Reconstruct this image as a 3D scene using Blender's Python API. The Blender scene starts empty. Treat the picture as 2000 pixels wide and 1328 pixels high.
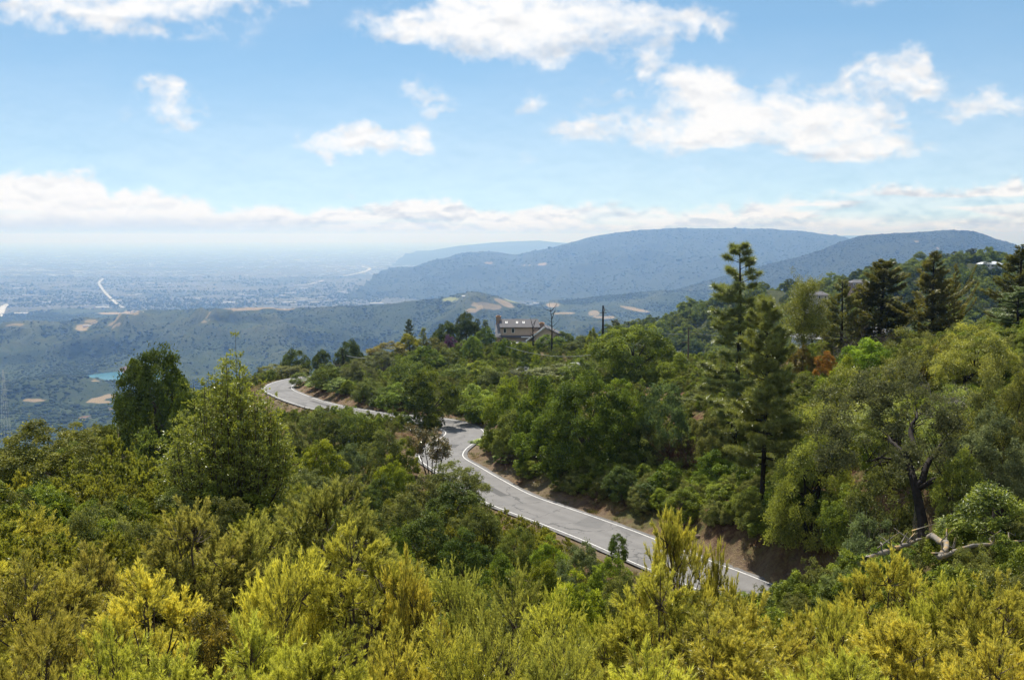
import bpy, math, random
import numpy as np
from mathutils import Vector, Matrix

S = bpy.context.scene
COL = S.collection
R = math.radians
PITCH = math.atan(0.102)
FPX = 2000.0

# ---------------------------------------------------------------- camera
cam_d = bpy.data.cameras.new('camera')
cam_d.sensor_width = 36.0
cam_d.lens = 36.0
cam_d.clip_start = 0.1
cam_d.clip_end = 300000.0
cam = bpy.data.objects.new('camera', cam_d)
COL.objects.link(cam)
cam.location = (0, 0, 0)
cam.rotation_euler = (R(90) - PITCH, 0, 0)
S.camera = cam

# ---------------------------------------------------------------- light
SUN_AZ, SUN_EL = R(-11), R(54)          # azimuth from +Y towards +X
sun_d = bpy.data.lights.new('sun', 'SUN')
sun_d.energy = 5.0
sun_d.angle = R(0.5)
sun_d.color = (1.0, 0.945, 0.86)
sun = bpy.data.objects.new('sun', sun_d)
COL.objects.link(sun)
_sd = Vector((math.sin(SUN_AZ) * math.cos(SUN_EL), math.cos(SUN_AZ) * math.cos(SUN_EL), math.sin(SUN_EL)))
sun.rotation_euler = _sd.to_track_quat('Z', 'Y').to_euler()

S.view_settings.view_transform = 'Standard'
S.view_settings.look = 'None'
S.view_settings.exposure = 0.55
S.view_settings.gamma = 1.0
S.view_settings.use_curve_mapping = False
S.render.engine = 'CYCLES'
cy = S.cycles
cy.max_bounces = 6
cy.diffuse_bounces = 4
cy.glossy_bounces = 2
cy.transmission_bounces = 4
cy.volume_bounces = 2
cy.transparent_max_bounces = 8
cy.caustics_reflective = False
cy.caustics_refractive = False
cy.sample_clamp_indirect = 4.0
cy.use_denoising = True
try:
    cy.denoiser = 'OPENIMAGEDENOISE'
except Exception:
    pass


def _ray(px, py):
    """direction (x, y, z) for a point of the view, y = 1 (arrays allowed)"""
    u = (np.asarray(px, float) - 1000.0) / FPX
    v = (664.0 - np.asarray(py, float)) / FPX
    cp, sp = math.cos(PITCH), math.sin(PITCH)
    fy = cp + v * sp
    fz = -sp + v * cp
    return u / fy, fz / fy


def at(px, py, D):
    x, z = _ray(px, py)
    return np.array([x * D, D * 1.0, z * D])


def zat(py, D):
    return float(_ray(1000, py)[1]) * D


def to_px(x, y, z):
    cp, sp = math.cos(PITCH), math.sin(PITCH)
    f = y * cp - z * sp
    u = y * sp + z * cp
    return 1000 + FPX * x / f, 664 - FPX * u / f


# ---------------------------------------------------------------- numpy noise
def _hash(ix, iy, seed):
    h = (ix.astype(np.int64) * 374761393 + iy.astype(np.int64) * 668265263 + seed * 1442695041) & 0xFFFFFFFF
    h = ((h ^ (h >> 13)) * 1274126177) & 0xFFFFFFFF
    return ((h ^ (h >> 16)) & 0xFFFFFF).astype(np.float32) / np.float32(0xFFFFFF)


def vnoise(x, y, seed=0):
    fx, fy = np.floor(x), np.floor(y)
    ix, iy = fx.astype(np.int64), fy.astype(np.int64)
    tx, ty = (x - fx), (y - fy)
    tx = tx * tx * tx * (tx * (tx * 6 - 15) + 10)
    ty = ty * ty * ty * (ty * (ty * 6 - 15) + 10)
    a, b = _hash(ix, iy, seed), _hash(ix + 1, iy, seed)
    c, d = _hash(ix, iy + 1, seed), _hash(ix + 1, iy + 1, seed)
    return (a + (b - a) * tx) * (1 - ty) + (c + (d - c) * tx) * ty


def fbm(x, y, octv=5, seed=0, gain=0.5, lac=2.03):
    s, a, t = 0.0, 1.0, 0.0
    for k in range(octv):
        s = s + a * vnoise(x + 17.3 * k, y - 9.1 * k, seed + k * 7)
        t += a
        a *= gain
        x, y = x * lac * 0.93 + y * lac * 0.36, y * lac * 0.93 - x * lac * 0.36
    return s / t


def ridged(x, y, octv=5, seed=0, gain=0.5):
    s, a, t = 0.0, 1.0, 0.0
    for k in range(octv):
        n = 1 - np.abs(2 * vnoise(x + 7.7 * k, y + 3.1 * k, seed + 11 * k) - 1)
        s = s + a * n * n
        t += a
        a *= gain
        x, y = x * 1.9 + y * 0.7, y * 1.9 - x * 0.7
    return s / t


def sstep(a, b, x):
    t = np.clip((x - a) / (b - a), 0, 1)
    return t * t * (3 - 2 * t)


# ---------------------------------------------------------------- world: sky with clouds
def make_world():
    W, H = 5120, 768
    az = (np.arange(W) + 0.5) / W * 2 * math.pi - math.pi
    el = ((np.arange(H) + 0.5) / H) ** 2 * (math.pi / 2)
    AZ, EL = np.meshgrid(az, el)
    # generic fair-weather cumulus for the sky all round
    dz = np.sin(EL) + 0.09
    gx, gy = np.sin(AZ) * np.cos(EL) / dz, np.cos(AZ) * np.cos(EL) / dz
    n = fbm(gx * 0.9, gy * 0.9, 5, 3)
    gen = sstep(0.54, 0.72, n)
    band_g = sstep(R(4.2), R(1.2), EL + R(2.0) * (fbm(AZ * 9, EL * 20, 4, 5) - 0.5))
    mask = np.maximum(gen * 0.9, band_g)
    shade = 0.78 + 0.25 * fbm(AZ * 14, EL * 40, 4, 9)
    # clouds of the view
    c0, c1 = int(W * (0.5 - 42 / 360)), int(W * (0.5 + 42 / 360))
    r1 = int(H * math.sqrt(24 / 90.0))
    A, E = AZ[:r1, c0:c1], EL[:r1, c0:c1]
    PX, PY = to_px(np.sin(A) * np.cos(E), np.cos(A) * np.cos(E), np.sin(E))
    wob = fbm(PX / 130, PY / 80, 6, 21, 0.56)
    wob2 = fbm(PX / 130 + 50, PY / 80 + 50, 6, 33, 0.56)
    fine = fbm(PX / 38, PY / 28, 6, 41, 0.62)
    QX = PX + (wob - 0.5) * 120
    QY = PY + (wob2 - 0.5) * 75
    blobs = [  # cx, cy, rx, ry, density
        (90, 18, 130, 45, .75), (240, 15, 170, 62, .95), (370, 12, 130, 62, .85), (480, -15, 140, 38, .7), (590, -25, 110, 40, .5),
        (900, 52, 160, 44, 1.0), (765, 72, 70, 26, .9), (1040, 30, 190, 66, 1.1), (1180, 30, 170, 62, 1.05), (985, 92, 120, 38, .8),
        (1330, 52, 110, 42, .7), (1250, 75, 120, 40, .55), (960, -10, 120, 40, .9), (1100, 80, 150, 36, .7),
        (316, 190, 42, 34, .85), (350, 222, 56, 28, .95), (330, 165, 18, 24, .45), (250, 215, 24, 14, .25),
        (622, 270, 62, 24, .95), (692, 250, 52, 30, 1.15), (640, 292, 42, 14, .7), (752, 272, 60, 22, .95), (816, 272, 36, 28, .95),
        (860, 196, 48, 36, .42), (880, 225, 50, 18, .38), (815, 180, 26, 30, .3), (1048, 192, 32, 24, .55), (1130, 190, 30, 24, .3), (1055, 304, 48, 12, .3),
        (1365, 165, 95, 42, .95), (1430, 185, 80, 40, .8), (1555, 210, 130, 52, 1.25), (1440, 235, 140, 44, 1.2), (1330, 255, 110, 34, .85), (1190, 250, 100, 34, .75),
        (1640, 262, 130, 40, 1.05), (1690, 292, 130, 22, .95), (1560, 280, 110, 26, .8), (1740, 236, 80, 28, .6), (1250, 150, 60, 40, .4), (1190, 175, 50, 24, .3),
        (1740, 150, 82, 42, 1.1), (1800, 140, 44, 22, .5), (1745, 185, 80, 22, .6), (1915, 200, 80, 32, 1.0), (1980, 215, 50, 20, .6), (1700, 215, 80, 24, .4),
        (1380, 338, 40, 32, .3), (465, 315, 26, 14, .42), (1260, 118, 34, 24, .35), (700, 372, 30, 8, .2), (1400, 8, 60, 14, .25), (1720, 5, 60, 14, .25)]
    dens = np.zeros_like(PX)
    for cx, cy, rx, ry, st in blobs:
        sel = (np.abs(QX - cx) < rx * 1.7) & (np.abs(QY - cy) < ry * 1.7)
        d = 1 - np.sqrt(((QX[sel] - cx) / (rx * 1.35)) ** 2 + ((QY[sel] - cy) / (ry * 1.35)) ** 2)
        dens[sel] = 1 - (1 - dens[sel]) * (1 - np.clip(d, 0, 1) * min(st, 1.3) * 0.77)
    rag = fbm(QX / 75 + 8, QY / 42, 6, 45, .60)
    wisp = fbm(QX / 24 + QY / 60, QY / 16 - QX / 90, 5, 47, .62)
    dd = dens * 1.12 + ((fine - 0.5) * 1.3 + (rag - .5) * 1.9 + (wisp - .5) * .6) * sstep(0.0, 0.22, dens) * (1.15 - .8 * dens) - .015
    m = np.clip(dd / 0.95, 0, 1)
    m = (.55 * m + .45 * sstep(0, 1, m)) * sstep(0.0, .12, m)
    m = m * (0.30 + 0.70 * sstep(0.0, 0.40, dens))
    # the bank of cloud lying along the horizon
    bx = [-900, -400, 0, 100, 185, 215, 280, 360, 430, 500, 600, 700, 780, 900, 935, 1000, 1090, 1170, 1230, 1300, 1400, 1480, 1560, 1650, 1790, 1850, 1900, 2000, 2400, 2900]
    by = [350, 330, 342, 328, 338, 380, 358, 386, 408, 392, 408, 396, 390, 379, 402, 410, 398, 382, 396, 404, 406, 396, 388, 372, 352, 372, 356, 352, 370, 380]
    yt = np.interp(PX, bx, by)
    strat = fbm(PX / 150, PY / 14, 5, 93, .55)
    cell = 1 - np.abs(2 * vnoise(PX / 46, PY / 60, 61) - 1)
    edge = PY - yt - (fbm(PX / 30, PY / 22, 5, 71, .58) - 0.5) * 34 - (fbm(PX / 95, PY / 50, 4, 72, .58) - 0.5) * 26 - 7 * (cell - .4)
    gap = sstep(0.53, 0.68, fbm(PX / 260 + 3, PY / 26, 5, 77, .55)) * sstep(1000, 1500, PX) * sstep(440, 415, PY)
    gap = np.maximum(gap, 0.75 * sstep(0.56, .7, fbm(PX / 300, PY / 20 + 9, 4, 79)) * sstep(455, 405, PY) * sstep(-100, 0, PX) * sstep(30, 60, PY - yt) * .4)
    b = sstep(-6, 16, edge) * (1 - 0.75 * gap) * (1 - .35 * sstep(.52, .68, strat) * sstep(20, 45, PY - yt) * sstep(400, 900, PX))
    m2 = np.maximum(m, b)
    # brightness: lit tops, light grey bases
    lit = fbm(PX / 90, PY / 45, 5, 87, .6)
    up_ = dens - np.roll(dens, -9, 0)                       # denser above than below: a shaded base
    sh_c = 0.93 + 0.22 * (lit - 0.45) + 0.10 * sstep(0.25, 0.8, dens) - 0.9 * np.clip(-up_, 0, .15) * sstep(.25, .6, dens) - .10 * sstep(.5, .75, fbm(PX / 110, PY / 40, 5, 88, .6)) * sstep(.3, .7, dens)
    below = PY - yt
    sh_b = 1.02 - 0.05 * sstep(8, 60, below) - 0.12 * sstep(.47, .68, strat) * sstep(10, 30, below) * sstep(470, 440, PY) * sstep(250, 600, PX) + .03 * (cell - .5)
    sh = np.where(b > m, sh_b, sh_c)
    pf = lambda q: fbm(PX / 64, q / 30, 6, 57, .56)
    puff = np.clip((pf(PY + 5) - pf(PY - 5)) * 2.6, -.5, .5)
    sh_b = sh_b - .015 + puff * (.34 * sstep(300, 700, PX) + .16) - .10 * sstep(1000, 1500, PX) * sstep(.4, .6, pf(PY)) * sstep(10, 40, below)
    sh_c = sh_c + puff * .14
    sh = np.where(b > m, sh_b, sh_c)
    wgt = sstep(41, 33, np.abs(A) * 180 / math.pi) * sstep(23, 17, E * 180 / math.pi)
    veil = 0.30 * sstep(R(12), R(2), E) + .10 * (fbm(PX / 400, PY / 160, 4, 99) - .5)
    m2 = np.clip(m2 + (1 - m2) * veil, 0, 1)
    mask[:r1, c0:c1] = mask[:r1, c0:c1] * (1 - wgt) + m2 * wgt
    shade[:r1, c0:c1] = shade[:r1, c0:c1] * (1 - wgt) + sh * wgt
    buf = np.ones((H, W, 4), np.float32)
    buf[..., 0] = np.clip(mask, 0, 1)
    buf[..., 1] = np.clip(shade * 0.8, 0, 1)
    buf[..., 2] = 0
    buf[:r1, c0:c1, 2] = sstep(428, 480, PY + 18 * sstep(900, 300, PX) + 10 * (strat - .5)) * .95  # blue channel: distant haze painted into the colour of the low clouds
    img = bpy.data.images.new('cloud_cover', W, H, alpha=False, float_buffer=False)
    img.colorspace_settings.name = 'Non-Color'
    img.pixels.foreach_set(buf.ravel())
    img.update()
    img.pack()

    w = bpy.data.worlds.new('World')
    S.world = w
    w.use_nodes = True
    nt = w.node_tree
    nt.nodes.clear()
    N, L = nt.nodes.new, nt.links.new
    out = N('ShaderNodeOutputWorld')
    sky = N('ShaderNodeTexSky')
    sky.sky_type = 'NISHITA'
    sky.sun_disc = False
    sky.sun_elevation = SUN_EL
    sky.sun_rotation = SUN_AZ % (2 * math.pi)
    sky.altitude = 600
    sky.air_density = 0.6
    sky.dust_density = 0.0
    sky.ozone_density = 5.0
    bg = N('ShaderNodeBackground')
    bg.inputs['Strength'].default_value = 0.112
    gm = N('ShaderNodeGamma')
    gm.inputs[1].default_value = 0.6
    L(sky.outputs[0], gm.inputs[0])
    tn = N('ShaderNodeMix')
    tn.data_type = 'RGBA'
    tn.blend_type = 'MULTIPLY'
    tn.inputs[0].default_value = 1.0
    L(gm.outputs[0], tn.inputs[6])
    tn.inputs[7].default_value = (1.22, 1.57, 1.63, 1)
    L(tn.outputs[2], bg.inputs[0])
    tc = N('ShaderNodeTexCoord')
    sp = N('ShaderNodeSeparateXYZ')
    L(tc.outputs['Generated'], sp.inputs[0])

    def M(op, a, b=None):
        n = N('ShaderNodeMath')
        n.operation = op
        for i, q in enumerate((a, b)):
            if q is None:
                continue
            if isinstance(q, (int, float)):
                n.inputs[i].default_value = q
            else:
                L(q, n.inputs[i])
        return n.outputs[0]
    azn = M('ARCTAN2', sp.outputs[0], sp.outputs[1])
    u = M('MULTIPLY_ADD', azn, 1 / (2 * math.pi))
    u.node.inputs[2].default_value = 0.5
    zc = M('MINIMUM', M('MAXIMUM', sp.outputs[2], 0.0004), 1.0)
    v = M('SQRT', M('MULTIPLY', M('ARCSINE', zc), 2 / math.pi))
    cb = N('ShaderNodeCombineXYZ')
    L(u, cb.inputs[0])
    L(v, cb.inputs[1])
    im = N('ShaderNodeTexImage')
    im.image = img
    im.interpolation = 'Cubic'
    im.extension = 'EXTEND'
    L(cb.outputs[0], im.inputs[0])
    sc = N('ShaderNodeSeparateColor')
    L(im.outputs[0], sc.inputs[0])
    cr = N('ShaderNodeMix')
    cr.data_type = 'RGBA'
    cr.inputs[6].default_value = (0.56, 0.61, 0.68, 1)
    cr.inputs[7].default_value = (1.0, 0.992, 0.982, 1)
    mr = N('ShaderNodeMapRange')
    mr.inputs[1].default_value = 0.5
    mr.inputs[2].default_value = 0.8
    L(sc.outputs[1], mr.inputs[0])
    L(mr.outputs[0], cr.inputs[0])
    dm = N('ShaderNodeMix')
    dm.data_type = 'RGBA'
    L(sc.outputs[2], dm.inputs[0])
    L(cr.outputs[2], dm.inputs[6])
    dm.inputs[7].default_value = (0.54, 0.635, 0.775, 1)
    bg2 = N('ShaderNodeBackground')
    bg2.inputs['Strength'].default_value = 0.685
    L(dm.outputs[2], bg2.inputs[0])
    mx = N('ShaderNodeMixShader')
    L(sc.outputs[0], mx.inputs[0])
    L(bg.outputs[0], mx.inputs[1])
    L(bg2.outputs[0], mx.inputs[2])
    L(mx.outputs[0], out.inputs[0])


make_world()

# ---------------------------------------------------------------- object helpers
def tag(o, label=None, cat=None, group=None, kind=None):
    if label:
        o['label'] = label
    if cat:
        o['category'] = cat
    if group:
        o['group'] = group
    if kind:
        o['kind'] = kind
    return o


def link(name, mesh, parent=None):
    o = bpy.data.objects.new(name, mesh)
    COL.objects.link(o)
    if parent is not None:
        o.parent = parent
    return o


def empty(name, loc, rz=0.0):
    o = bpy.data.objects.new(name, None)
    COL.objects.link(o)
    o.location = [float(c) for c in loc]
    o.rotation_euler = (0, 0, rz)
    o.empty_display_size = 0.2
    return o


class Geo:
    """collects triangles / quads as numpy arrays and builds one mesh"""
    def __init__(self):
        self.v, self.f3, self.f4, self.t, self.m3, self.m4, self.n = [], [], [], [], [], [], 0

    def add(self, v, f, tone=None, mat=0):
        v = np.asarray(v, np.float32).reshape(-1, 3)
        f = np.asarray(f, np.int64)
        if len(f) == 0:
            return self
        (self.f3 if f.shape[1] == 3 else self.f4).append(f + self.n)
        (self.m3 if f.shape[1] == 3 else self.m4).append(np.full(len(f), mat, np.int32))
        self.v.append(v)
        self.t.append(np.zeros(len(v), np.float32) if tone is None else np.broadcast_to(np.asarray(tone, np.float32), (len(v),)))
        self.n += len(v)
        return self

    def mesh(self, name, mats, smooth=False):
        me = bpy.data.meshes.new(name)
        v = np.concatenate(self.v).astype(np.float32)
        f3 = np.concatenate(self.f3) if self.f3 else np.zeros((0, 3), np.int64)
        f4 = np.concatenate(self.f4) if self.f4 else np.zeros((0, 4), np.int64)
        me.vertices.add(len(v))
        me.vertices.foreach_set('co', v.ravel())
        loops = np.concatenate([f3.ravel(), f4.ravel()]).astype(np.int32)
        me.loops.add(len(loops))
        me.loops.foreach_set('vertex_index', loops)
        nf = len(f3) + len(f4)
        me.polygons.add(nf)
        st = np.concatenate([np.arange(len(f3)) * 3, len(f3) * 3 + np.arange(len(f4)) * 4]).astype(np.int32)
        me.polygons.foreach_set('loop_start', st)
        mi = np.concatenate(self.m3 + self.m4) if (self.m3 or self.m4) else np.zeros(0, np.int32)
        for m in (mats if isinstance(mats, (list, tuple)) else [mats]):
            me.materials.append(m)
        me.polygons.foreach_set('material_index', mi.astype(np.int32))
        me.polygons.foreach_set('use_smooth', np.full(nf, bool(smooth)))
        a = me.attributes.new('tone', 'FLOAT', 'POINT')
        a.data.foreach_set('value', np.concatenate(self.t).astype(np.float32))
        me.update(calc_edges=True)
        return me

    def obj(self, name, mats, parent=None, smooth=False):
        return link(name, self.mesh(name, mats, smooth), parent)


def box(g, lo, hi, mat=0, tone=None, rot=None, org=(0, 0, 0)):
    x0, y0, z0 = lo
    x1, y1, z1 = hi
    v = np.array([(x0, y0, z0), (x1, y0, z0), (x1, y1, z0), (x0, y1, z0), (x0, y0, z1), (x1, y0, z1), (x1, y1, z1), (x0, y1, z1)], float)
    f = [(0, 3, 2, 1), (4, 5, 6, 7), (0, 1, 5, 4), (1, 2, 6, 5), (2, 3, 7, 6), (3, 0, 4, 7)]
    g.add(v, f, tone, mat)


def tube(g, pts, rad, n=6, tone=None, mat=0, cap=False):
    p = np.asarray(pts, float)
    k = len(p)
    r = np.broadcast_to(np.asarray(rad, float), (k,))
    d = np.gradient(p, axis=0)
    d /= np.linalg.norm(d, axis=1)[:, None] + 1e-9
    ref = np.where(np.abs(d[:, 2:3]) > 0.9, np.array([[1.0, 0, 0]]), np.array([[0, 0, 1.0]]))
    a = np.cross(d, ref)
    a /= np.linalg.norm(a, axis=1)[:, None] + 1e-9
    b = np.cross(d, a)
    th = np.arange(n) / n * 2 * math.pi
    v = p[:, None, :] + r[:, None, None] * (np.cos(th)[None, :, None] * a[:, None, :] + np.sin(th)[None, :, None] * b[:, None, :])
    i = np.arange(k - 1)[:, None] * n
    j = np.arange(n)[None, :]
    j2 = (j + 1) % n
    f = np.stack([i + j, i + j2, i + n + j2, i + n + j], -1).reshape(-1, 4)
    g.add(v.reshape(-1, 3), f, tone, mat)
    if cap and n == 4:
        g.add(v[-1], [(0, 1, 2, 3)], tone, mat)
    elif cap:
        c = np.vstack([v[-1], p[-1:]])
        g.add(c, [(q, (q + 1) % n, n) for q in range(n)], tone, mat)


# ---------------------------------------------------------------- materials
class Mat:
    def __init__(self, name):
        self.m = bpy.data.materials.new(name)
        self.m.use_nodes = True
        self.nt = self.m.node_tree
        self.nt.nodes.clear()
        self.out = self.N('ShaderNodeOutputMaterial')

    def N(self, t):
        return self.nt.nodes.new(t)

    def L(self, a, b):
        self.nt.links.new(a, b)

    def val(self, sock, q):
        if hasattr(q, 'is_output'):
            self.L(q, sock)
        elif isinstance(q, (tuple, list)):
            sock.default_value = (q[0], q[1], q[2], 1.0) if len(sock.default_value) == 4 else q
        else:
            sock.default_value = q

    def math(self, op, a, b=0.0, c=0.0):
        n = self.N('ShaderNodeMath')
        n.operation = op
        for i, q in enumerate((a, b, c)):
            self.val(n.inputs[i], q)
        return n.outputs[0]

    def mix(self, f, a, b, mode='MIX'):
        n = self.N('ShaderNodeMix')
        n.data_type = 'RGBA'
        n.blend_type = mode
        self.val(n.inputs[0], f)
        self.val(n.inputs[6], a)
        self.val(n.inputs[7], b)
        return n.outputs[2]

    def noise(self, scale, detail=4, rough=0.55, coord='Object', vec=None, out=0, dist=0.0):
        n = self.N('ShaderNodeTexNoise')
        n.inputs['Scale'].default_value = scale
        n.inputs['Detail'].default_value = detail
        n.inputs['Roughness'].default_value = rough
        n.inputs['Distortion'].default_value = dist
        if vec is None:
            tc = self.N('ShaderNodeTexCoord')
            vec = tc.outputs[coord]
        self.L(vec, n.inputs['Vector'])
        return n.outputs[out]

    def rng(self, x, a, b, c=0.0, d=1.0):
        n = self.N('ShaderNodeMapRange')
        self.val(n.inputs[0], x)
        for i, q in enumerate((a, b, c, d)):
            n.inputs[i + 1].default_value = q
        return n.outputs[0]

    def attr(self, name, out=2):
        n = self.N('ShaderNodeAttribute')
        n.attribute_name = name
        return n.outputs[out]

    def bsdf(self, col, rough=0.8, spec=0.3, metal=0.0, bump=None, bstr=0.3, bdist=0.05):
        p = self.N('ShaderNodeBsdfPrincipled')
        self.val(p.inputs['Base Color'], col)
        self.val(p.inputs['Roughness'], rough)
        self.val(p.inputs['Specular IOR Level'], spec)
        self.val(p.inputs['Metallic'], metal)
        if bump is not None:
            b = self.N('ShaderNodeBump')
            b.inputs['Strength'].default_value = bstr
            b.inputs['Distance'].default_value = bdist
            self.L(bump, b.inputs['Height'])
            self.L(b.outputs[0], p.inputs['Normal'])
        self.L(p.outputs[0], self.out.inputs[0])
        return p


def leaf_mat(name, c0, c1, gloss=0.12, grough=0.42, trans=0.38, tcol=(1.15, 1.1, 0.5), var=0.35):
    """leaf pigment runs from c0 (old leaf) to c1 (young leaf) by the leaf's own tone; object colour tints the plant"""
    M = Mat(name)
    t = M.attr('tone')
    col = M.mix(t, c0, c1)
    oi = M.N('ShaderNodeObjectInfo')
    col = M.mix(1.0, col, oi.outputs['Color'], 'MULTIPLY')
    rnd = M.rng(oi.outputs['Random'], 0, 1, 1 - var * 0.5, 1 + var * 0.5)
    hs = M.N('ShaderNodeHueSaturation')
    M.L(M.rng(oi.outputs['Random'], 0, 1, 0.495, 0.505), hs.inputs['Hue'])
    M.L(rnd, hs.inputs['Value'])
    M.L(col, hs.inputs['Color'])
    col = hs.outputs[0]
    d = M.N('ShaderNodeBsdfDiffuse')
    M.L(col, d.inputs[0])
    tr = M.N('ShaderNodeBsdfTranslucent')
    M.L(M.mix(1.0, col, tcol, 'MULTIPLY'), tr.inputs[0])
    m1 = M.N('ShaderNodeMixShader')
    m1.inputs[0].default_value = trans
    M.L(d.outputs[0], m1.inputs[1])
    M.L(tr.outputs[0], m1.inputs[2])
    g = M.N('ShaderNodeBsdfGlossy')
    g.inputs['Roughness'].default_value = grough
    g.inputs[0].default_value = (0.9, 0.92, 0.85, 1)
    m2 = M.N('ShaderNodeMixShader')
    fr = M.N('ShaderNodeFresnel')
    fr.inputs[0].default_value = 1.4
    M.L(M.math('MULTIPLY_ADD', fr.outputs[0], gloss * 2.0, gloss * 0.25), m2.inputs[0])
    M.L(m1.outputs[0], m2.inputs[1])
    M.L(g.outputs[0], m2.inputs[2])
    M.L(m2.outputs[0], M.out.inputs[0])
    return M.m


def bark_mat(name, c0, c1, scale=3.0):
    M = Mat(name)
    n = M.noise(scale, 5, 0.65)
    M.bsdf(M.mix(M.rng(n, 0.35, 0.65), c0, c1), 0.9, 0.2, bump=n, bstr=0.6, bdist=0.03)
    return M.m
# ================================================================ near ground
def tps_fit(P, z, lam=2.0):
    n = len(P)
    d = np.linalg.norm(P[:, None] - P[None], axis=2) + 1e-9
    K = d * d * np.log(d) + lam * np.eye(n) * 10
    A = np.zeros((n + 3, n + 3))
    A[:n, :n] = K
    A[:n, n] = 1
    A[:n, n + 1:] = P
    A[n:, :n] = A[:n, n:].T
    w = np.linalg.solve(A, np.concatenate([z, np.zeros(3)]))
    return w


def tps_eval(P, w, x, y):
    n = len(P)
    o = np.full(np.shape(x), w[n]) + w[n + 1] * x + w[n + 2] * y
    for i in range(n):
        r2 = (x - P[i, 0]) ** 2 + (y - P[i, 1]) ** 2 + 1e-12
        o = o + w[i] * 0.5 * r2 * np.log(r2)
    return o


# road centre line: view column, view row, distance
ROAD = [(2300, 1560, 48), (1950, 1420, 54), (1720, 1300, 60.5), (1550, 1205, 67.5), (1460, 1155, 72.5), (1300, 1090, 80.5), (1190, 1046, 88), (1100, 1012, 94.5), (1000, 976, 102.5), (940, 944, 110.5), (893, 914, 118.5), (862, 893, 125.5), (872, 874, 133), (900, 856, 140.5),
        (908, 842, 146.5), (880, 829, 153), (838, 821, 157.5), (780, 816, 161), (712, 808, 166), (630, 793, 177), (568, 773, 194), (543, 757, 211), (575, 742, 236), (640, 733, 262), (720, 726, 290)]
RP = np.array([at(a, b, c) for a, b, c in ROAD])


def catmull(P, per=14):
    out = []
    Q = np.vstack([2 * P[0] - P[1], P, 2 * P[-1] - P[-2]])
    for i in range(1, len(Q) - 2):
        t = np.linspace(0, 1, per, endpoint=False)[:, None]
        a, b, c, d = Q[i - 1], Q[i], Q[i + 1], Q[i + 2]
        out.append(0.5 * (2 * b + (c - a) * t + (2 * a - 5 * b + 4 * c - d) * t ** 2 + (3 * b - a - 3 * c + d) * t ** 3))
    out.append(P[-1:])
    return np.vstack(out)


RC = catmull(RP)
# even out the spacing and the fall of the road
_s = np.concatenate([[0], np.cumsum(np.linalg.norm(np.diff(RC[:, :2], axis=0), axis=1))])
_sn = np.arange(0, _s[-1], 1.0)
RC = np.stack([np.interp(_sn, _s, RC[:, i]) for i in range(3)], 1)
_kz = np.exp(-np.linspace(-2, 2, 31) ** 2)
_kz /= _kz.sum()
RC[:, 2] = np.convolve(np.pad(RC[:, 2], 15, mode='edge'), _kz, 'valid')
_kx = np.exp(-np.linspace(-2, 2, 7) ** 2)
_kx /= _kx.sum()
for i in (0, 1):
    RC[:, i] = np.convolve(np.pad(RC[:, i], 3, mode='reflect', reflect_type='odd'), _kx, 'valid')
RT = np.gradient(RC[:, :2], axis=0)
RT /= np.linalg.norm(RT, axis=1)[:, None]
RN = np.stack([RT[:, 1], -RT[:, 0]], 1)          # to the right of travel (away from the camera = uphill side is -? see below)
ROAD_W = 6.2

GP = [at(*q) for q in [
    (1000, 1328, 6.2), (200, 1328, 6.2), (1800, 1328, 6.2)]]
GP = [np.array(q, float) for q in [
    (0, 0, -2.3), (-10, 0, -2.6), (10, 0, -1.9), (0, -15, 0.5), (-40, -10, -1), (45, -15, 4), (0, 7, -4.2), (-6, 7, -4.3), (6, 7, -4.0), (22, 8, -2.6)]]
GP += [at(*q) for q in [
    (1000, 1540, 15), (300, 1540, 15), (1700, 1500, 15), (1000, 1400, 22), (300, 1380, 22), (1700, 1380, 23), (600, 1290, 27), (1000, 1370, 32), (1400, 1330, 33),
    (450, 1020, 42), (150, 1060, 45), (-150, 1080, 45), (100, 1000, 62), (-200, 1010, 62), (300, 960, 75), (240, 900, 95), (400, 905, 95), (0, 960, 90), (0, 960, 130), (200, 960, 150), (400, 930, 150), (-300, 960, 110),
    (700, 1190, 50), (950, 1240, 50), (1200, 1270, 50), (900, 1090, 75), (1100, 1110, 75), (700, 1030, 80), (600, 960, 100), (750, 945, 108), (650, 888, 128), (520, 880, 128), (740, 850, 138), (480, 850, 150), (430, 840, 185), (500, 790, 205),
    # uphill side of the road
    (1035, 925, 115), (1000, 880, 128), (1200, 920, 112), (1060, 820, 150), (1200, 840, 140), (1340, 880, 110), (1450, 960, 96), (1420, 860, 108), (1500, 985, 86), (1600, 965, 80), (1560, 860, 94), (1680, 1065, 66), (1800, 1040, 58), (1990, 1090, 48), (2200, 1050, 42),
    (1750, 880, 70), (1920, 880, 58), (2100, 850, 50), (1750, 760, 95), (1950, 720, 85), (1620, 720, 125), (1560, 700, 140), (1720, 690, 130), (1850, 670, 135), (2000, 650, 120), (2200, 640, 100), (1450, 760, 125), (1350, 745, 170), (1240, 752, 172), (1350, 720, 205),
    (960, 805, 168), (820, 796, 180), (1000, 745, 205), (1150, 722, 240), (1080, 712, 270), (930, 722, 250), (800, 748, 228), (700, 764, 208), (650, 748, 238), (570, 735, 262), (700, 712, 275), (850, 698, 290), (1010, 690, 330), (920, 690, 320), (1130, 690, 320), (1250, 715, 260),
    (1010, 740, 400), (850, 760, 400), (1200, 780, 400), (600, 800, 400), (450, 900, 330), (300, 960, 330), (1400, 800, 350), (1600, 720, 280), (1800, 690, 260), (2050, 660, 240), (1000, 800, 520), (500, 960, 520), (1500, 860, 520), (1900, 760, 450)]]
GP = np.array(GP)
_sel = RC[::9]
_ctrl = np.vstack([GP, _sel - np.array([0, 0, 0.1])])
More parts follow.
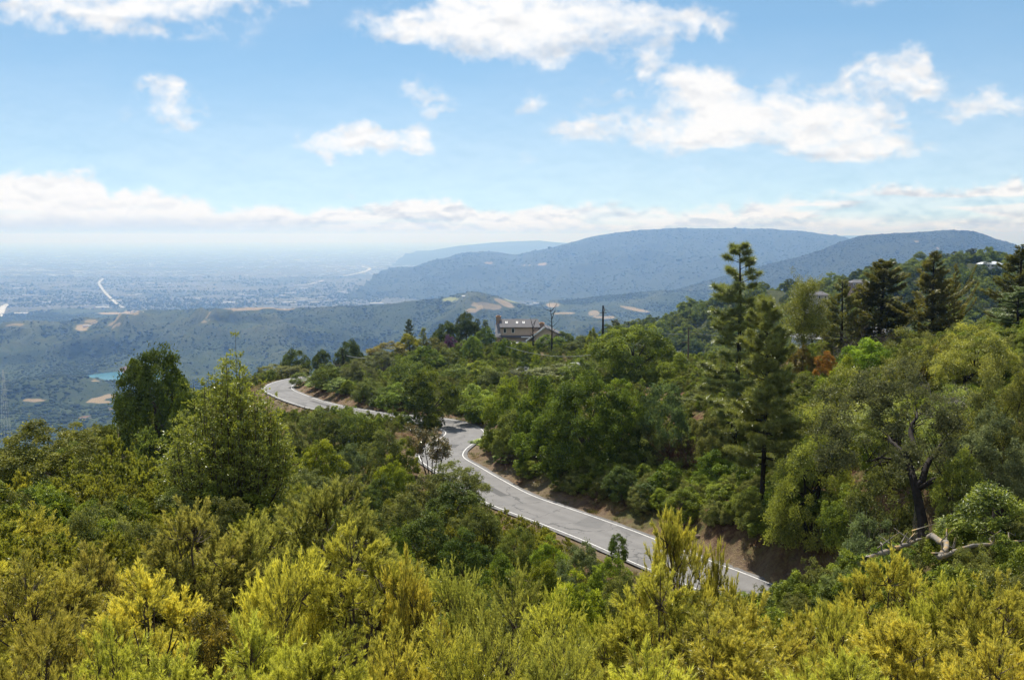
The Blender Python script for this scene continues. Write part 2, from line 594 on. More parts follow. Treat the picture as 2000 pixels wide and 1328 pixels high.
_W = tps_fit(_ctrl[:, :2], _ctrl[:, 2])


def road_near(x, y):
    """distance to the road's centre line and the road's height there"""
    x, y = np.atleast_1d(x).ravel(), np.atleast_1d(y).ravel()
    best = np.full(x.shape, 1e9)
    zz = np.zeros(x.shape)
    side = np.zeros(x.shape)
    for i in range(0, len(RC), 2):
        d = (x - RC[i, 0]) ** 2 + (y - RC[i, 1]) ** 2
        m = d < best
        best[m] = d[m]
        zz[m] = RC[i, 2]
        side[m] = ((x - RC[i, 0]) * RN[i, 0] + (y - RC[i, 1]) * RN[i, 1])[m]
    return np.sqrt(best), zz, side


def ground_z(x, y, bumps=True):
    x, y = np.atleast_1d(np.asarray(x, float)), np.atleast_1d(np.asarray(y, float))
    sh = x.shape
    z = tps_eval(_ctrl, _W, x, y).ravel()
    d, rz, side = road_near(x, y)
    # steeper cut on the uphill side
    up = sstep(3.6, 7.0, d) * sstep(16, 8, d) * (side > 0)
    z = z + up * np.clip(1.6 + 0.6 * (fbm(x.ravel() / 9, y.ravel() / 9, 3, 4) - .5) * 4 - 0.4 * np.maximum(z - rz, 0), 0, np.where(y.ravel() > 150, 1.2, 1.7))
    if bumps:
        z = z + (fbm(x.ravel() / 6.0, y.ravel() / 6.0, 4, 8) - 0.5) * 1.0 * sstep(3.5, 8, d)
        z = z - ridged(x.ravel() / 3.0, y.ravel() / 3.0, 3, 12) * 0.7 * sstep(3.8, 5.0, d) * sstep(9, 6, d)
    w = sstep(3.9, 6.2, d)
    z = (rz - 0.13 - 0.05 * sstep(3.0, 3.9, d)) * (1 - w) + z * w
    return z.reshape(sh)


def grid_mesh(name, xs, ys, z, mats, attrs=None, smooth=True):
    ny, nx = z.shape
    X, Y = np.meshgrid(xs, ys) if np.ndim(xs) == 1 else (xs, ys)
    g = Geo()
    i = np.arange(ny - 1)[:, None] * nx + np.arange(nx - 1)[None, :]
    f = np.stack([i, i + 1, i + nx + 1, i + nx], -1).reshape(-1, 4)
    g.add(np.stack([X, Y, z], -1).reshape(-1, 3), f)
    me = g.mesh(name, mats, smooth)
    for k, a in (attrs or {}).items():
        t = me.attributes.new(k, 'FLOAT', 'POINT')
        t.data.foreach_set('value', np.asarray(a, np.float32).ravel())
    return link(name, me)


def soil_mat():
    M = Mat('soil')
    n1 = M.noise(0.22, 6, 0.6)
    n2 = M.noise(1.7, 6, 0.68)
    n3 = M.noise(9.0, 4, 0.7)
    soil = M.mix(M.rng(n2, 0.36, 0.66), (0.065, 0.035, 0.020), (0.185, 0.100, 0.055))
    straw = M.mix(n3, (0.20, 0.155, 0.06), (0.30, 0.22, 0.105))
    green = M.mix(n3, (0.07, 0.085, 0.02), (0.13, 0.13, 0.04))
    grass = M.mix(M.rng(n1, 0.42, 0.6), straw, green)
    f = M.rng(M.math('ADD', M.math('MULTIPLY', n2, 0.6), M.math('MULTIPLY', n1, 0.6)), 0.54, 0.70)
    col = M.mix(f, soil, grass)
    col = M.mix(M.math('MULTIPLY', M.attr('shoulder'), M.rng(n3, 0.25, 0.6, 0.45, 1.0)), col, (0.23, 0.175, 0.12))
    vr = M.N('ShaderNodeTexVoronoi')
    vr.inputs['Scale'].default_value = 2.6
    tc = M.N('ShaderNodeTexCoord')
    M.L(tc.outputs['Object'], vr.inputs['Vector'])
    stone = M.rng(vr.outputs['Distance'], 0.10, 0.22, 1, 0)
    stone = M.math('MULTIPLY', stone, M.rng(M.noise(0.7, 3, .6), .5, .6))
    col = M.mix(M.math('MULTIPLY', stone, .7), col, (0.20, 0.165, 0.13))
    M.bsdf(col, 0.95, 0.1, bump=M.math('ADD', M.math('ADD', M.math('MULTIPLY', n2, 1.2), n3), M.math('MULTIPLY', stone, .5)), bstr=1.0, bdist=0.22)
    return M.m


_xs = np.arange(-170, 215, 1.8)
_ys = np.arange(-30, 520, 1.8)
_X, _Y = np.meshgrid(_xs, _ys)
_Z = ground_z(_X, _Y)
_d, _rz, _sd2 = road_near(_X, _Y)
_sh = (sstep(5.6, 3.6, _d + (fbm(_X.ravel() / 3, _Y.ravel() / 3, 3, 5) - .5) * 3)).reshape(_X.shape)
ground = tag(grid_mesh('ground', _xs, _ys, _Z, soil_mat(), {'shoulder': _sh}), kind='structure')


# ---------------------------------------------------------------- road
def road_strip(offs, dz, rough=0.0):
    offs = np.asarray(offs, float)
    P = RC[:, None, :2] + RN[:, None, :] * offs[None, :, None]
    z = RC[:, 2][:, None] + np.zeros(len(offs))[None] + dz
    if rough:
        P = P + RN[:, None, :] * ((fbm(_sn[:, None] * 0.5 + offs[None] * 3, offs[None] * 9 + 0 * _sn[:, None], 3, 2) - .5) * rough * (np.abs(offs) > ROAD_W / 2 - .1))[..., None]
    V = np.dstack([P, z])
    k, n = V.shape[:2]
    i = np.arange(k - 1)[:, None] * n + np.arange(n - 1)[None]
    f = np.stack([i, i + 1, i + n + 1, i + n], -1).reshape(-1, 4)
    return V.reshape(-1, 3), f


def asphalt_mat():
    M = Mat('asphalt')
    n = M.noise(0.5, 5, 0.6)
    n2 = M.noise(3.0, 6, 0.7)
    n3 = M.noise(38.0, 3, 0.7)
    at_ = M.attr('lane')
    col = M.mix(M.rng(n, 0.3, 0.7), (0.105, 0.101, 0.098), (0.165, 0.159, 0.153))
    col = M.mix(M.math('MULTIPLY', at_, 0.6), col, (0.205, 0.198, 0.19))
    col = M.mix(M.rng(n2, 0.45, 0.75, 0, 0.35), col, (0.10, 0.098, 0.096))
    col = M.mix(M.rng(n3, 0.4, 0.75, 0, 0.3), col, (0.27, 0.26, 0.25))
    v = M.N('ShaderNodeTexVoronoi')
    v.feature = 'DISTANCE_TO_EDGE'
    v.inputs['Scale'].default_value = 0.22
    tc = M.N('ShaderNodeTexCoord')
    wv = M.N('ShaderNodeVectorMath')
    wv.operation = 'MULTIPLY_ADD'
    M.L(M.noise(0.8, 4, 0.6, out=1), wv.inputs[0])
    wv.inputs[1].default_value = (2.2, 2.2, 0)
    M.L(tc.outputs['Object'], wv.inputs[2])
    M.L(wv.outputs[0], v.inputs['Vector'])
    crack = M.rng(v.outputs[0], 0.004, 0.016, 1, 0)
    col = M.mix(M.math('MULTIPLY', crack, 0.65), col, (0.045, 0.044, 0.043))
    p = M.rng(M.noise(0.16, 2, 0.4, dist=0.4), 0.63, 0.645)
    col = M.mix(M.math('MULTIPLY', p, 0.55), col, (0.11, 0.108, 0.106))
    M.bsdf(col, 0.88, 0.25, bump=n3, bstr=0.25, bdist=0.01)
    return M.m


_offs = [-3.25, -2.9, -2.2, -1.5, -0.75, 0, 0.75, 1.5, 2.2, 2.9, 3.25]
_v, _f = road_strip(_offs, 0.0, 0.35)
_lane = np.tile(np.array([0, .1, .8, .6, .9, .15, .9, .6, .8, .1, 0]), len(RC))
_g = Geo()
_g.add(_v, _f, _lane)
_me = _g.mesh('road', asphalt_mat(), True)
_a = _me.attributes.new('lane', 'FLOAT', 'POINT')
_a.data.foreach_set('value', _lane.astype(np.float32))
road = tag(link('road', _me), kind='structure')


def paint_mat():
    M = Mat('road_paint')
    n = M.noise(5.0, 6, 0.75)
    M.bsdf(M.mix(M.rng(n, 0.50, 0.66, 0, 0.85), (0.70, 0.69, 0.66), (0.17, 0.165, 0.16)), 0.7, 0.3)
    return M.m


_pm = paint_mat()
for o0 in (-2.82, 2.66):
    _v, _f = road_strip([o0, o0 + 0.105], 0.006)
    Geo().add(_v, _f).obj('edge_line', _pm, road)
# a few patched stretches of newer asphalt
M_ = Mat('asphalt_patch')
M_.bsdf(M_.mix(M_.noise(14, 4, .7), (0.085, 0.083, 0.082), (0.10, 0.098, 0.096)), 0.9, 0.2)
for s0, s1, a0, a1 in ((66, 80, -0.4, 0.5), (96, 99, -2.3, 1.2), (118, 121.5, 0.4, 2.3), (150, 160, 0.6, 1.5)):
    i0, i1 = int(s0), int(s1)
    P = RC[i0:i1 + 1]
    q = np.vstack([np.c_[P[:, :2] + RN[i0:i1 + 1] * a0, P[:, 2] + .004], np.c_[P[:, :2] + RN[i0:i1 + 1] * a1, P[:, 2] + .004]])
    k = len(P)
    Geo().add(q, [(j, j + 1, k + j + 1, k + j) for j in range(k - 1)]).obj('patch', M_.m, road)
# ================================================================ far terrain
FLOOR = -600.0
WATER_Z = -535.0


def blob_mesh(name, seed, mat, n=2, top=1.0):
    rng = np.random.default_rng(seed)
    import bmesh
    bm = bmesh.new()
    bmesh.ops.create_icosphere(bm, subdivisions=n, radius=0.5)
    for v in bm.verts:
        p = np.array(v.co)
        k = 1 + 0.42 * (fbm(np.array([p[0] * 3.1 + seed * 5]), np.array([p[1] * 3.1 + p[2] * 4.3]), 3, seed)[0] - 0.45) * 2
        v.co = Vector((p[0] * k, p[1] * k, (p[2] * k + 0.28) * top))
    me = bpy.data.meshes.new(name)
    bm.to_mesh(me)
    bm.free()
    me.materials.append(mat)
    return me


def scatter(name, pts, scale, sources, rng, zs=1.0, tilt=0.0, yaw=True):
    """one object: instances of the source meshes on points, by geometry nodes"""
    n = len(pts)
    me = bpy.data.meshes.new(name)
    me.vertices.add(n)
    me.vertices.foreach_set('co', np.asarray(pts, np.float32).ravel())
    sc = np.zeros((n, 3), np.float32)
    sc[:, 0] = sc[:, 1] = scale
    sc[:, 2] = scale * zs
    a = me.attributes.new('size', 'FLOAT_VECTOR', 'POINT')
    a.data.foreach_set('vector', sc.ravel())
    rot = np.zeros((n, 3), np.float32)
    rot[:, 2] = rng.uniform(0, 6.283, n)
    rot[:, 0] = rng.normal(0, tilt, n) if tilt else 0
    a = me.attributes.new('turn', 'FLOAT_VECTOR', 'POINT')
    a.data.foreach_set('vector', rot.ravel())
    a = me.attributes.new('pick', 'INT', 'POINT')
    a.data.foreach_set('value', rng.integers(0, len(sources), n).astype(np.int32))
    o = link(name, me)
    src = bpy.data.collections.new(name + '_kinds')
    for k, s in enumerate(sources):
        so = bpy.data.objects.new('%s_%02d' % (name, k), s[0] if isinstance(s, tuple) else s)
        if isinstance(s, tuple):
            so.color = s[1]
        src.objects.link(so)
    ng = bpy.data.node_groups.new(name, 'GeometryNodeTree')
    ng.interface.new_socket('Geometry', in_out='INPUT', socket_type='NodeSocketGeometry')
    ng.interface.new_socket('Geometry', in_out='OUTPUT', socket_type='NodeSocketGeometry')
    N, L = ng.nodes.new, ng.links.new
    gi, go = N('NodeGroupInput'), N('NodeGroupOutput')
    ci = N('GeometryNodeCollectionInfo')
    ci.inputs['Collection'].default_value = src
    ci.inputs['Separate Children'].default_value = True
    ci.inputs['Reset Children'].default_value = True
    ip = N('GeometryNodeInstanceOnPoints')
    ip.inputs['Pick Instance'].default_value = True

    def at_(nm, ty):
        q = N('GeometryNodeInputNamedAttribute')
        q.data_type = ty
        q.inputs['Name'].default_value = nm
        return q.outputs['Attribute']
    L(gi.outputs[0], ip.inputs['Points'])
    L(ci.outputs[0], ip.inputs['Instance'])
    L(at_('pick', 'INT'), ip.inputs['Instance Index'])
    L(at_('turn', 'FLOAT_VECTOR'), ip.inputs['Rotation'])
    L(at_('size', 'FLOAT_VECTOR'), ip.inputs['Scale'])
    L(ip.outputs[0], go.inputs[0])
    md = o.modifiers.new('scatter', 'NODES')
    md.node_group = ng
    return o


def hill_mat(name, base, base2, straw=(0.25, 0.19, 0.11), sc=1.0):
    M = Mat(name)
    n = M.noise(0.010 * sc, 6, 0.65)
    n2 = M.noise(0.06 * sc, 4, 0.7)
    col = M.mix(M.rng(n, 0.35, 0.65), base, base2)
    col = M.mix(M.rng(n2, 0.42, 0.7, 0, 0.6), col, (0.052, 0.056, 0.024))
    n3 = M.noise(0.02 * sc, 5, 0.7)
    col = M.mix(M.rng(M.math('ADD', M.attr('straw'), M.math('MULTIPLY', n3, 0.7)), 0.92, 1.06), col, M.mix(n2, straw, (0.26, 0.19, 0.10)))
    col = M.mix(M.rng(M.math('ADD', M.attr('meadow'), M.math('MULTIPLY', n3, 0.5)), 0.7, 0.85), col, (0.20, 0.21, 0.075))
    col = M.mix(M.rng(M.math('ADD', M.attr('rust'), M.math('MULTIPLY', n3, 0.5)), 0.7, 0.85), col, (0.15, 0.09, 0.065))
    col = M.mix(M.math('MULTIPLY', M.rng(M.math('ADD', M.attr('spur'), M.math('MULTIPLY', n2, .25)), .66, .95), .5), col, (0.088, 0.088, 0.038))  # dry olive spur crests, also painting in the relief's light and dark
    M.bsdf(col, 0.95, 0.1, bump=n2, bstr=0.6, bdist=6)
    return M.m


def tree_blob_mat(name, c0, c1, var=0.6):
    M = Mat(name)
    oi = M.N('ShaderNodeObjectInfo')
    n = M.noise(3.2, 3, 0.7)
    col = M.mix(oi.outputs['Random'], c0, c1)
    col = M.mix(M.rng(n, .3, .7, 0, .6), col, c0)
    M.bsdf(col, 0.9, 0.1, bump=M.noise(6.0, 4, 0.7), bstr=1.0, bdist=0.12)
    return M.m


FAR_TREE = tree_blob_mat('far_tree_green', (0.016, 0.031, 0.010), (0.046, 0.068, 0.021))
FAR_TREE2 = tree_blob_mat('far_tree_dark', (0.013, 0.023, 0.010), (0.030, 0.043, 0.016))
BLOBS = [blob_mesh('far_tree_%d' % k, 5 + k, FAR_TREE if k % 3 else FAR_TREE2, 2, (0.8, 0.95, 0.8, 1.1)[k % 4]) for k in range(6)]
BLOBS_LOW = [blob_mesh('far_bush_%d' % k, 25 + k, FAR_TREE if k % 3 else FAR_TREE2, 1, (0.8, 0.95, 0.8, 1.0)[k % 4]) for k in range(5)]


def ell(PX, PY, q):
    """how far inside one of the patches q = (column, row, half width, half height[, tilt])"""
    o = np.zeros_like(PX)
    for c in q:
        cx, cy, rx, ry = c[:4]
        t = c[4] if len(c) > 4 else 0.0
        dx, dy = (PX - cx), (PY - cy) - t * (PX - cx)
        o = np.maximum(o, np.clip(1.25 - ((dx / rx) ** 2 + (dy / ry) ** 2), 0, 1))
    return o


# ---- foothills and the reservoir (1.5 km to 8 km)
def interp_crest(x, y, D, prof):
    """height of a crest at distance D whose outline has the rows prof = [(column, row)]"""
    px = 1000 + FPX * (x / D) * (math.cos(PITCH))
    row = np.interp(px, [p[0] for p in prof], [p[1] for p in prof])
    return _ray(1000, row)[1] * D


CREST_A = [(-400, 690), (0, 652), (60, 636), (100, 630), (160, 628), (200, 622), (250, 612), (300, 606), (400, 604), (480, 600), (560, 603), (640, 601), (700, 598), (780, 592), (850, 584), (890, 577), (925, 571), (960, 575),
           (1000, 588), (1060, 602), (1150, 622), (1250, 640), (1400, 668), (1700, 690)]
CREST_B = [(-300, 752), (0, 744), (60, 741), (120, 739), (180, 743), (230, 757), (300, 785), (360, 830), (420, 880)]
CREST_C = [(900, 640), (1000, 606), (1080, 590), (1150, 582), (1250, 572), (1330, 566), (1400, 570), (1500, 590), (1700, 640)]


def foothill_z(X, Y):
    base = np.interp(Y, [0, 1000, 2300, 3000, 3700, 4300, 6000, 9000], [-470, -470, -490, -503, -540, -540, -565, FLOOR])
    base = base + 30 * (fbm(X / 400, Y / 400, 4, 3) - 0.5)
    spur = ridged(X / 620 + 3, Y / 760 + Y * 0 + 1.7, 6, 17, 0.52)
    zA = interp_crest(X, Y, 5300.0, CREST_A)
    t = np.where(Y < 5300, np.clip((Y - 3750) / 1550, 0, 1), np.clip(1 - (Y - 5300) / 1500, 0, 1))
    prof = t ** 0.85 * (1 + 0.0 * t)
    A = base + (zA - base) * prof + (spur - 0.55) * 300 * (prof * (1 - prof) * 4) ** 0.8 * (Y < 5300)
    A = np.minimum(A, np.where(Y < 5300, zA * Y / 5300 + 4, 1e9))
    zB = interp_crest(X, Y, 3250.0, CREST_B)
    tB = np.where(Y < 3250, np.clip((Y - 2950) / 300, 0, 1), np.clip(1 - (Y - 3250) / 330, 0, 1))
    B = base + (np.maximum(zB - base, -6)) * sstep(0, 1, tB) + (ridged(X / 130, Y / 400, 4, 8) - .5) * 34 * (tB * (1 - tB) * 4)
    zC = interp_crest(X, Y, 7000.0, CREST_C)
    tC = np.where(Y < 7000, np.clip((Y - 5600) / 1400, 0, 1), np.clip(1 - (Y - 7000) / 1000, 0, 1))
    Cc = base + (zC - base) * sstep(0, 1, tC) + (spur - 0.5) * 60 * (tC * (1 - tC) * 4)
    Z = np.maximum(np.maximum(A, B), Cc)
    Z = Z + (fbm(X / 90, Y / 90, 4, 29) - 0.5) * 16
    return Z


_fx = np.arange(-3600, 3000, 26.0)
_fy = np.arange(1400, 8200, 26.0)
_X, _Y = np.meshgrid(_fx, _fy)
_Z = foothill_z(_X, _Y)
# the reservoir's basin
WCX, WCY = at(250, 738, 3830)[0], 3850.0
_wx, _wy = (_X - WCX) / 130, (_Y - WCY) / 105
_wd = np.sqrt(_wx ** 2 + _wy ** 2) + (fbm(_X / 120, _Y / 120, 3, 44) - .5) * 0.35
_Z = np.where(_wd < 1.0, np.minimum(_Z, WATER_Z - 4), _Z * sstep(1.0, 1.5, _wd) + (1 - sstep(1.0, 1.5, _wd)) * np.minimum(_Z, WATER_Z + 4 + 60 * np.clip(_wd - 1, 0, 1)))
_PX, _PY = to_px(_X, _Y, _Z)
_straw = ell(_PX, _PY, [(515, 598, 55, 6), (470, 604, 50, 4), (565, 604, 40, 3), (410, 612, 14, 5), (325, 602, 22, 4), (260, 610, 26, 5), (215, 612, 30, 3), (160, 640, 18, 9), (178, 628, 18, 6), (224, 634, 18, 8), (205, 678, 4, 7, .9), (182, 688, 5, 2),
                        (400, 628, 16, 5), (950, 598, 40, 9, .12), (985, 592, 26, 7, .4), (920, 606, 16, 6), (860, 578, 14, 4), (30, 634, 26, 4), 
                        (1080, 596, 18, 6), (1100, 612, 30, 3), (1180, 620, 30, 4), (1240, 604, 40, 4, .2), (1320, 620, 20, 5), (1350, 563, 16, 6), (1160, 612, 14, 8), (60, 782, 40, 1.2), (100, 766, 20, 1.5), (215, 737, 46, 2.2), (185, 745, 10, 6), (200, 778, 42, 8, -.28), (205, 782, 18, 4, .3)])
_meadow = ell(_PX, _PY, [(1010, 586, 30, 7, .1), (880, 585, 20, 5)])
_rust = ell(_PX, _PY, [(243, 722, 14, 9), (330, 708, 16, 6), (213, 800, 8, 5, .4), (165, 816, 12, 4)])
_Z0 = _Z.copy()
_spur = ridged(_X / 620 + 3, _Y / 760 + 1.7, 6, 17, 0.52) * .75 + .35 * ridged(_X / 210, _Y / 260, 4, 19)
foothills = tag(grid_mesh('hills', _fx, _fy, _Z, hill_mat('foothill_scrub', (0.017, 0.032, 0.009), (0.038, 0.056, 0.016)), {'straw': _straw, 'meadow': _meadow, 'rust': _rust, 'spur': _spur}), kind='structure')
_ringn = 60
_th = np.linspace(0, 2 * math.pi, _ringn, endpoint=False)
_wv = np.c_[WCX + 190 * np.cos(_th), WCY + 190 * np.sin(_th), np.full(_ringn, WATER_Z)]
Mw = Mat('reservoir_water')
Mw.bsdf((0.05, 0.19, 0.24), 0.12, 0.5, bump=Mw.noise(0.12, 3, .6), bstr=0.15, bdist=1.0)
g = Geo()
g.add(np.vstack([_wv, [[WCX, WCY, WATER_Z]]]), [(k, (k + 1) % _ringn, _ringn) for k in range(_ringn)])
tag(g.obj('water', Mw.m), kind='structure')

# woods on the foothills
_rng = np.random.default_rng(11)


def on_grid(x, y, xs, ys, Z):
    fx, fy = (x - xs[0]) / (xs[1] - xs[0]), (y - ys[0]) / (ys[1] - ys[0])
    ix, iy = np.clip(fx.astype(int), 0, len(xs) - 2), np.clip(fy.astype(int), 0, len(ys) - 2)
    tx, ty = np.clip(fx - ix, 0, 1), np.clip(fy - iy, 0, 1)
    return (Z[iy, ix] * (1 - tx) + Z[iy, ix + 1] * tx) * (1 - ty) + (Z[iy + 1, ix] * (1 - tx) + Z[iy + 1, ix + 1] * tx) * ty


def wood_points(n, xs, ys, Z, veto, seed, y0, y1, dens_scale=300.0, thr=0.40, spread=0.56, spur=None):
    r = np.random.default_rng(seed)
    y = np.sqrt(r.uniform(y0 ** 2, y1 ** 2, n))
    x = r.uniform(-spread, spread, n) * y
    k = (x > xs[0]) & (x < xs[-1])
    x, y = x[k], y[k]
    d = fbm(x / dens_scale, y / dens_scale, 5, seed + 3, 0.6)
    v = on_grid(x, y, xs, ys, veto)
    if spur is not None:
        d = d * .6 + .4 - .38 * (on_grid(x, y, xs, ys, spur) - .5)
        d = d - np.median(d) + thr + .08
    keep = (r.uniform(0, 1, len(x)) < 0.38 + 0.62 * sstep(thr - .05, thr + .1, d)) & (v < 0.22)
    x, y, d = x[keep], y[keep], d[keep]
    return np.c_[x, y, on_grid(x, y, xs, ys, Z)], d


_veto = np.maximum(np.maximum(_straw, _meadow), np.maximum(_rust, (_wd < 1.04) * 1.0))
_pts, _dd = wood_points(200000, _fx, _fy, _Z, _veto, 5, 1500, 7800, spur=_spur)
_sz = np.random.default_rng(2).lognormal(0, 0.38, len(_pts)) * (5.0 + 5.0 * sstep(.42, .6, _dd)) * 1.05
tag(scatter('wood', _pts - np.array([0, 0, 1.0]), _sz, BLOBS_LOW, np.random.default_rng(4), .72), kind='stuff', label='blue-green woods and scrub covering the far foothills beyond the reservoir')


# ---- great ridges at the right
def ridge(name, prof, D, front, back, seed, step, straw=(), base=FLOOR, spurs=120.0, x0=None, x1=None, mat=None, trees=0, tsz=14.0, fall=1.0):
    xa = (prof[0][0] - 1000) / FPX * D * 1.02 - 300 if x0 is None else x0
    xb = (prof[-1][0] - 1000) / FPX * D * 1.02 + 300 if x1 is None else x1
    xs, ys = np.arange(xa, xb, step), np.arange(D - front - 100, D + back + 100, step)
    X, Y = np.meshgrid(xs, ys)
    zc = interp_crest(X, Y, D, prof)
    t = np.where(Y < D, np.clip((Y - (D - front)) / front, 0, 1), np.clip(1 - (Y - D) / back, 0, 1))
    p = t ** fall
    sp_ = ridged(X / (front * 0.32), Y / (front * 0.42), 5, seed)
    Z = base - 6 + (zc - base + 6) * p + (sp_ - .5) * spurs * np.clip(p * (1 - p) * 4, 0, 1) ** .8 + (fbm(X / 140, Y / 140, 4, seed + 5) - .5) * 18 * np.clip(p * 3, 0, 1)
    PX, PY = to_px(X, Y, Z)
    st = ell(PX, PY, straw) if straw else np.zeros_like(X)
    o = tag(grid_mesh(name, xs, ys, Z, mat, {'straw': st, 'meadow': 0 * st, 'rust': 0 * st}), kind='structure')
    if trees:
        r = np.random.default_rng(seed)
        x, y = r.uniform(xs[0], xs[-1], trees), r.uniform(ys[0], min(D + 150, ys[-1]), trees)
        d = fbm(x / 260, y / 260, 5, seed + 9, .6)
        k = (on_grid(x, y, xs, ys, st) < .2) & (r.uniform(0, 1, trees) < .35 + .65 * sstep(.38, .55, d)) & (on_grid(x, y, xs, ys, Z) > base + 1)
        x, y = x[k], y[k]
        s = r.lognormal(0, .35, len(x)) * tsz
        tag(scatter('ridge_wood', np.c_[x, y, on_grid(x, y, xs, ys, Z) - 1.0], s, BLOBS_LOW, r, .66), kind='stuff', label='hazy blue woods covering the far ridge at the right')
    return o


_hm = hill_mat('ridge_scrub', (0.019, 0.029, 0.012), (0.031, 0.040, 0.016), sc=.7)
ridge('hill', [(1150, 640), (1260, 585), (1380, 548), (1480, 520), (1560, 499), (1600, 487), (1640, 470), (1680, 459), (1720, 455), (1760, 455), (1800, 452), (1850, 449), (1890, 451), (1915, 459), (1945, 470), (1990, 482), (2050, 500), (2150, 520), (2400, 560)],
      7600, 2300, 1400, 3, 26, [(1790, 472, 6, 3), (1830, 486, 4, 3)], mat=_hm, trees=75000, tsz=8.5, spurs=150)
ridge('hill', [(810, 522), (870, 506), (900, 496), (950, 490), (1010, 497), (1060, 487), (1110, 474), (1150, 463), (1200, 454), (1250, 449), (1300, 447), (1400, 446), (1500, 447), (1560, 451), (1620, 460), (1700, 480), (1900, 500), (2100, 520)],
      13000, 3600, 2500, 7, 55, [(955, 514, 12, 3), (1060, 516, 14, 3), (1030, 518, 10, 2)], mat=_hm, spurs=300, trees=30000, tsz=15)
ridge('hill', [(840, 490), (900, 480), (960, 474), (1010, 471), (1050, 470), (1080, 473), (1130, 477), (1200, 473), (1400, 460), (1700, 460)],
      26000, 6000, 3000, 9, 120, mat=_hm, spurs=200)

# ---- the plain with the town
Mp = Mat('plain')
_n = Mp.noise(0.0009, 8, .68)
_n2 = Mp.noise(0.012, 5, .7)
_c = Mp.mix(Mp.rng(_n, .38, .62), (0.028, 0.038, 0.022), (0.105, 0.103, 0.085))
_c = Mp.mix(Mp.rng(_n2, .5, .7, 0, .7), _c, (0.15, 0.145, 0.135))
Mp.bsdf(_c, .95, .1)
_q = 95000.0
g = Geo()
g.add([(-_q, 3000, FLOOR), (_q, 3000, FLOOR), (_q, _q, FLOOR), (-_q, _q, FLOOR)], [(0, 1, 2, 3)])
tag(g.obj('plain', Mp.m), kind='structure')

_r = np.random.default_rng(77)
nb = 18000
_yy = np.where(_r.uniform(0, 1, nb) < .22, _r.uniform(14000, 48000, nb), 1 / _r.uniform(1 / 26000, 1 / 6600, nb))
_xx = _r.uniform(-.56, .30, nb) * _yy
_den = fbm(_xx / 900, _yy / 900, 5, 51, .6)
_k = _r.uniform(0, 1, nb) < sstep(.36, .62, _den) + .12
_xx, _yy, _den = _xx[_k], _yy[_k], _den[_k]
_ca, _sa = math.cos(.35), math.sin(.35)
_gx, _gy = _xx * _ca + _yy * _sa, -_xx * _sa + _yy * _ca
_gx, _gy = np.round(_gx / 70) * 70 + _r.normal(0, 9, len(_gx)), np.round(_gy / 34) * 34
_xx, _yy = _gx * _ca - _gy * _sa, _gx * _sa + _gy * _ca
_big = _r.uniform(0, 1, len(_xx)) < .02 + .05 * (_den > .56)
_big = _big | ((_yy > 15000) & (_r.uniform(0, 1, len(_xx)) < .5))
_w = np.where(_big, _r.uniform(35, 120, len(_xx)) * np.maximum(1, _yy / 15000), _r.uniform(9, 20, len(_xx)))
_l = np.where(_big, _r.uniform(25, 60, len(_xx)) * np.maximum(1, _yy / 15000), _r.uniform(8, 14, len(_xx)))
_h = np.where(_big, _r.uniform(6, 14, len(_xx)), _r.uniform(3.5, 6.5, len(_xx)))
_sgn = np.array([(-1, -1, 0), (1, -1, 0), (1, 1, 0), (-1, 1, 0), (-1, -1, 1), (1, -1, 1), (1, 1, 1), (-1, 1, 1)], float)
_bx = _sgn[None, :, 0] * _w[:, None] / 2
_by = _sgn[None, :, 1] * _l[:, None] / 2
_bv = np.stack([_xx[:, None] + _bx * _ca - _by * _sa, _yy[:, None] + _bx * _sa + _by * _ca, FLOOR + _sgn[None, :, 2] * _h[:, None]], -1)
_bf = np.array([(4, 5, 6, 7), (0, 1, 5, 4), (1, 2, 6, 5), (2, 3, 7, 6), (3, 0, 4, 7)])
_tone = np.where(_big, _r.uniform(.4, 1, len(_xx)) ** .6, _r.uniform(0, 1, len(_xx)) ** 1.6)
g = Geo()
g.add(_bv.reshape(-1, 3), (np.arange(len(_xx))[:, None, None] * 8 + _bf[None]).reshape(-1, 4), np.repeat(_tone, 8))
Mb = Mat('town_roofs')
Mb.bsdf(Mb.mix(Mb.attr('tone'), (0.12, 0.11, 0.10), (0.58, 0.57, 0.55)), .8, .2)
tag(g.obj('town', Mb.m), kind='stuff', label='pale specks of houses and sheds spread over the hazy plain')
_ty = 1 / _r.uniform(1 / 15000, 1 / 6300, 42000)
_tx = _r.uniform(-.56, .45, len(_ty)) * _ty
_kd = fbm(_tx / 500, _ty / 500, 4, 91) > .43
_tx, _ty = _tx[_kd], _ty[_kd]
tag(scatter('town_trees', np.c_[_tx, _ty, np.full(len(_tx), FLOOR - 1.5)], _r.lognormal(0, .35, len(_tx)) * 14, BLOBS_LOW, _r), kind='stuff', label='dark specks of street trees between the houses of the plain')


def far_road(name, pts, w, tone):
    P = np.array([[*(lambda t: (t[0] * FLOOR / t[1], FLOOR / t[1]))(_ray(a, b))] for a, b in pts])
    P = catmull(np.c_[P, np.zeros(len(P))], 8)[:, :2]
    T = np.gradient(P, axis=0)
    T /= np.linalg.norm(T, axis=1)[:, None]
    Nn = np.c_[T[:, 1], -T[:, 0]]
    V = np.vstack([np.c_[P + Nn * w / 2, np.full(len(P), FLOOR + 9)], np.c_[P - Nn * w / 2, np.full(len(P), FLOOR + 9)]])
    k = len(P)
    g = Geo()
    g.add(V, [(j, k + j, k + j + 1, j + 1) for j in range(k - 1)])
    m = Mat(name + '_concrete')
    nn = m.noise(.02, 4, .7)
    m.bsdf(m.mix(m.rng(nn, .35, .7), tone, (.25, .25, .24)), .8, .3)
    return tag(g.obj(name, m.m), kind='structure')


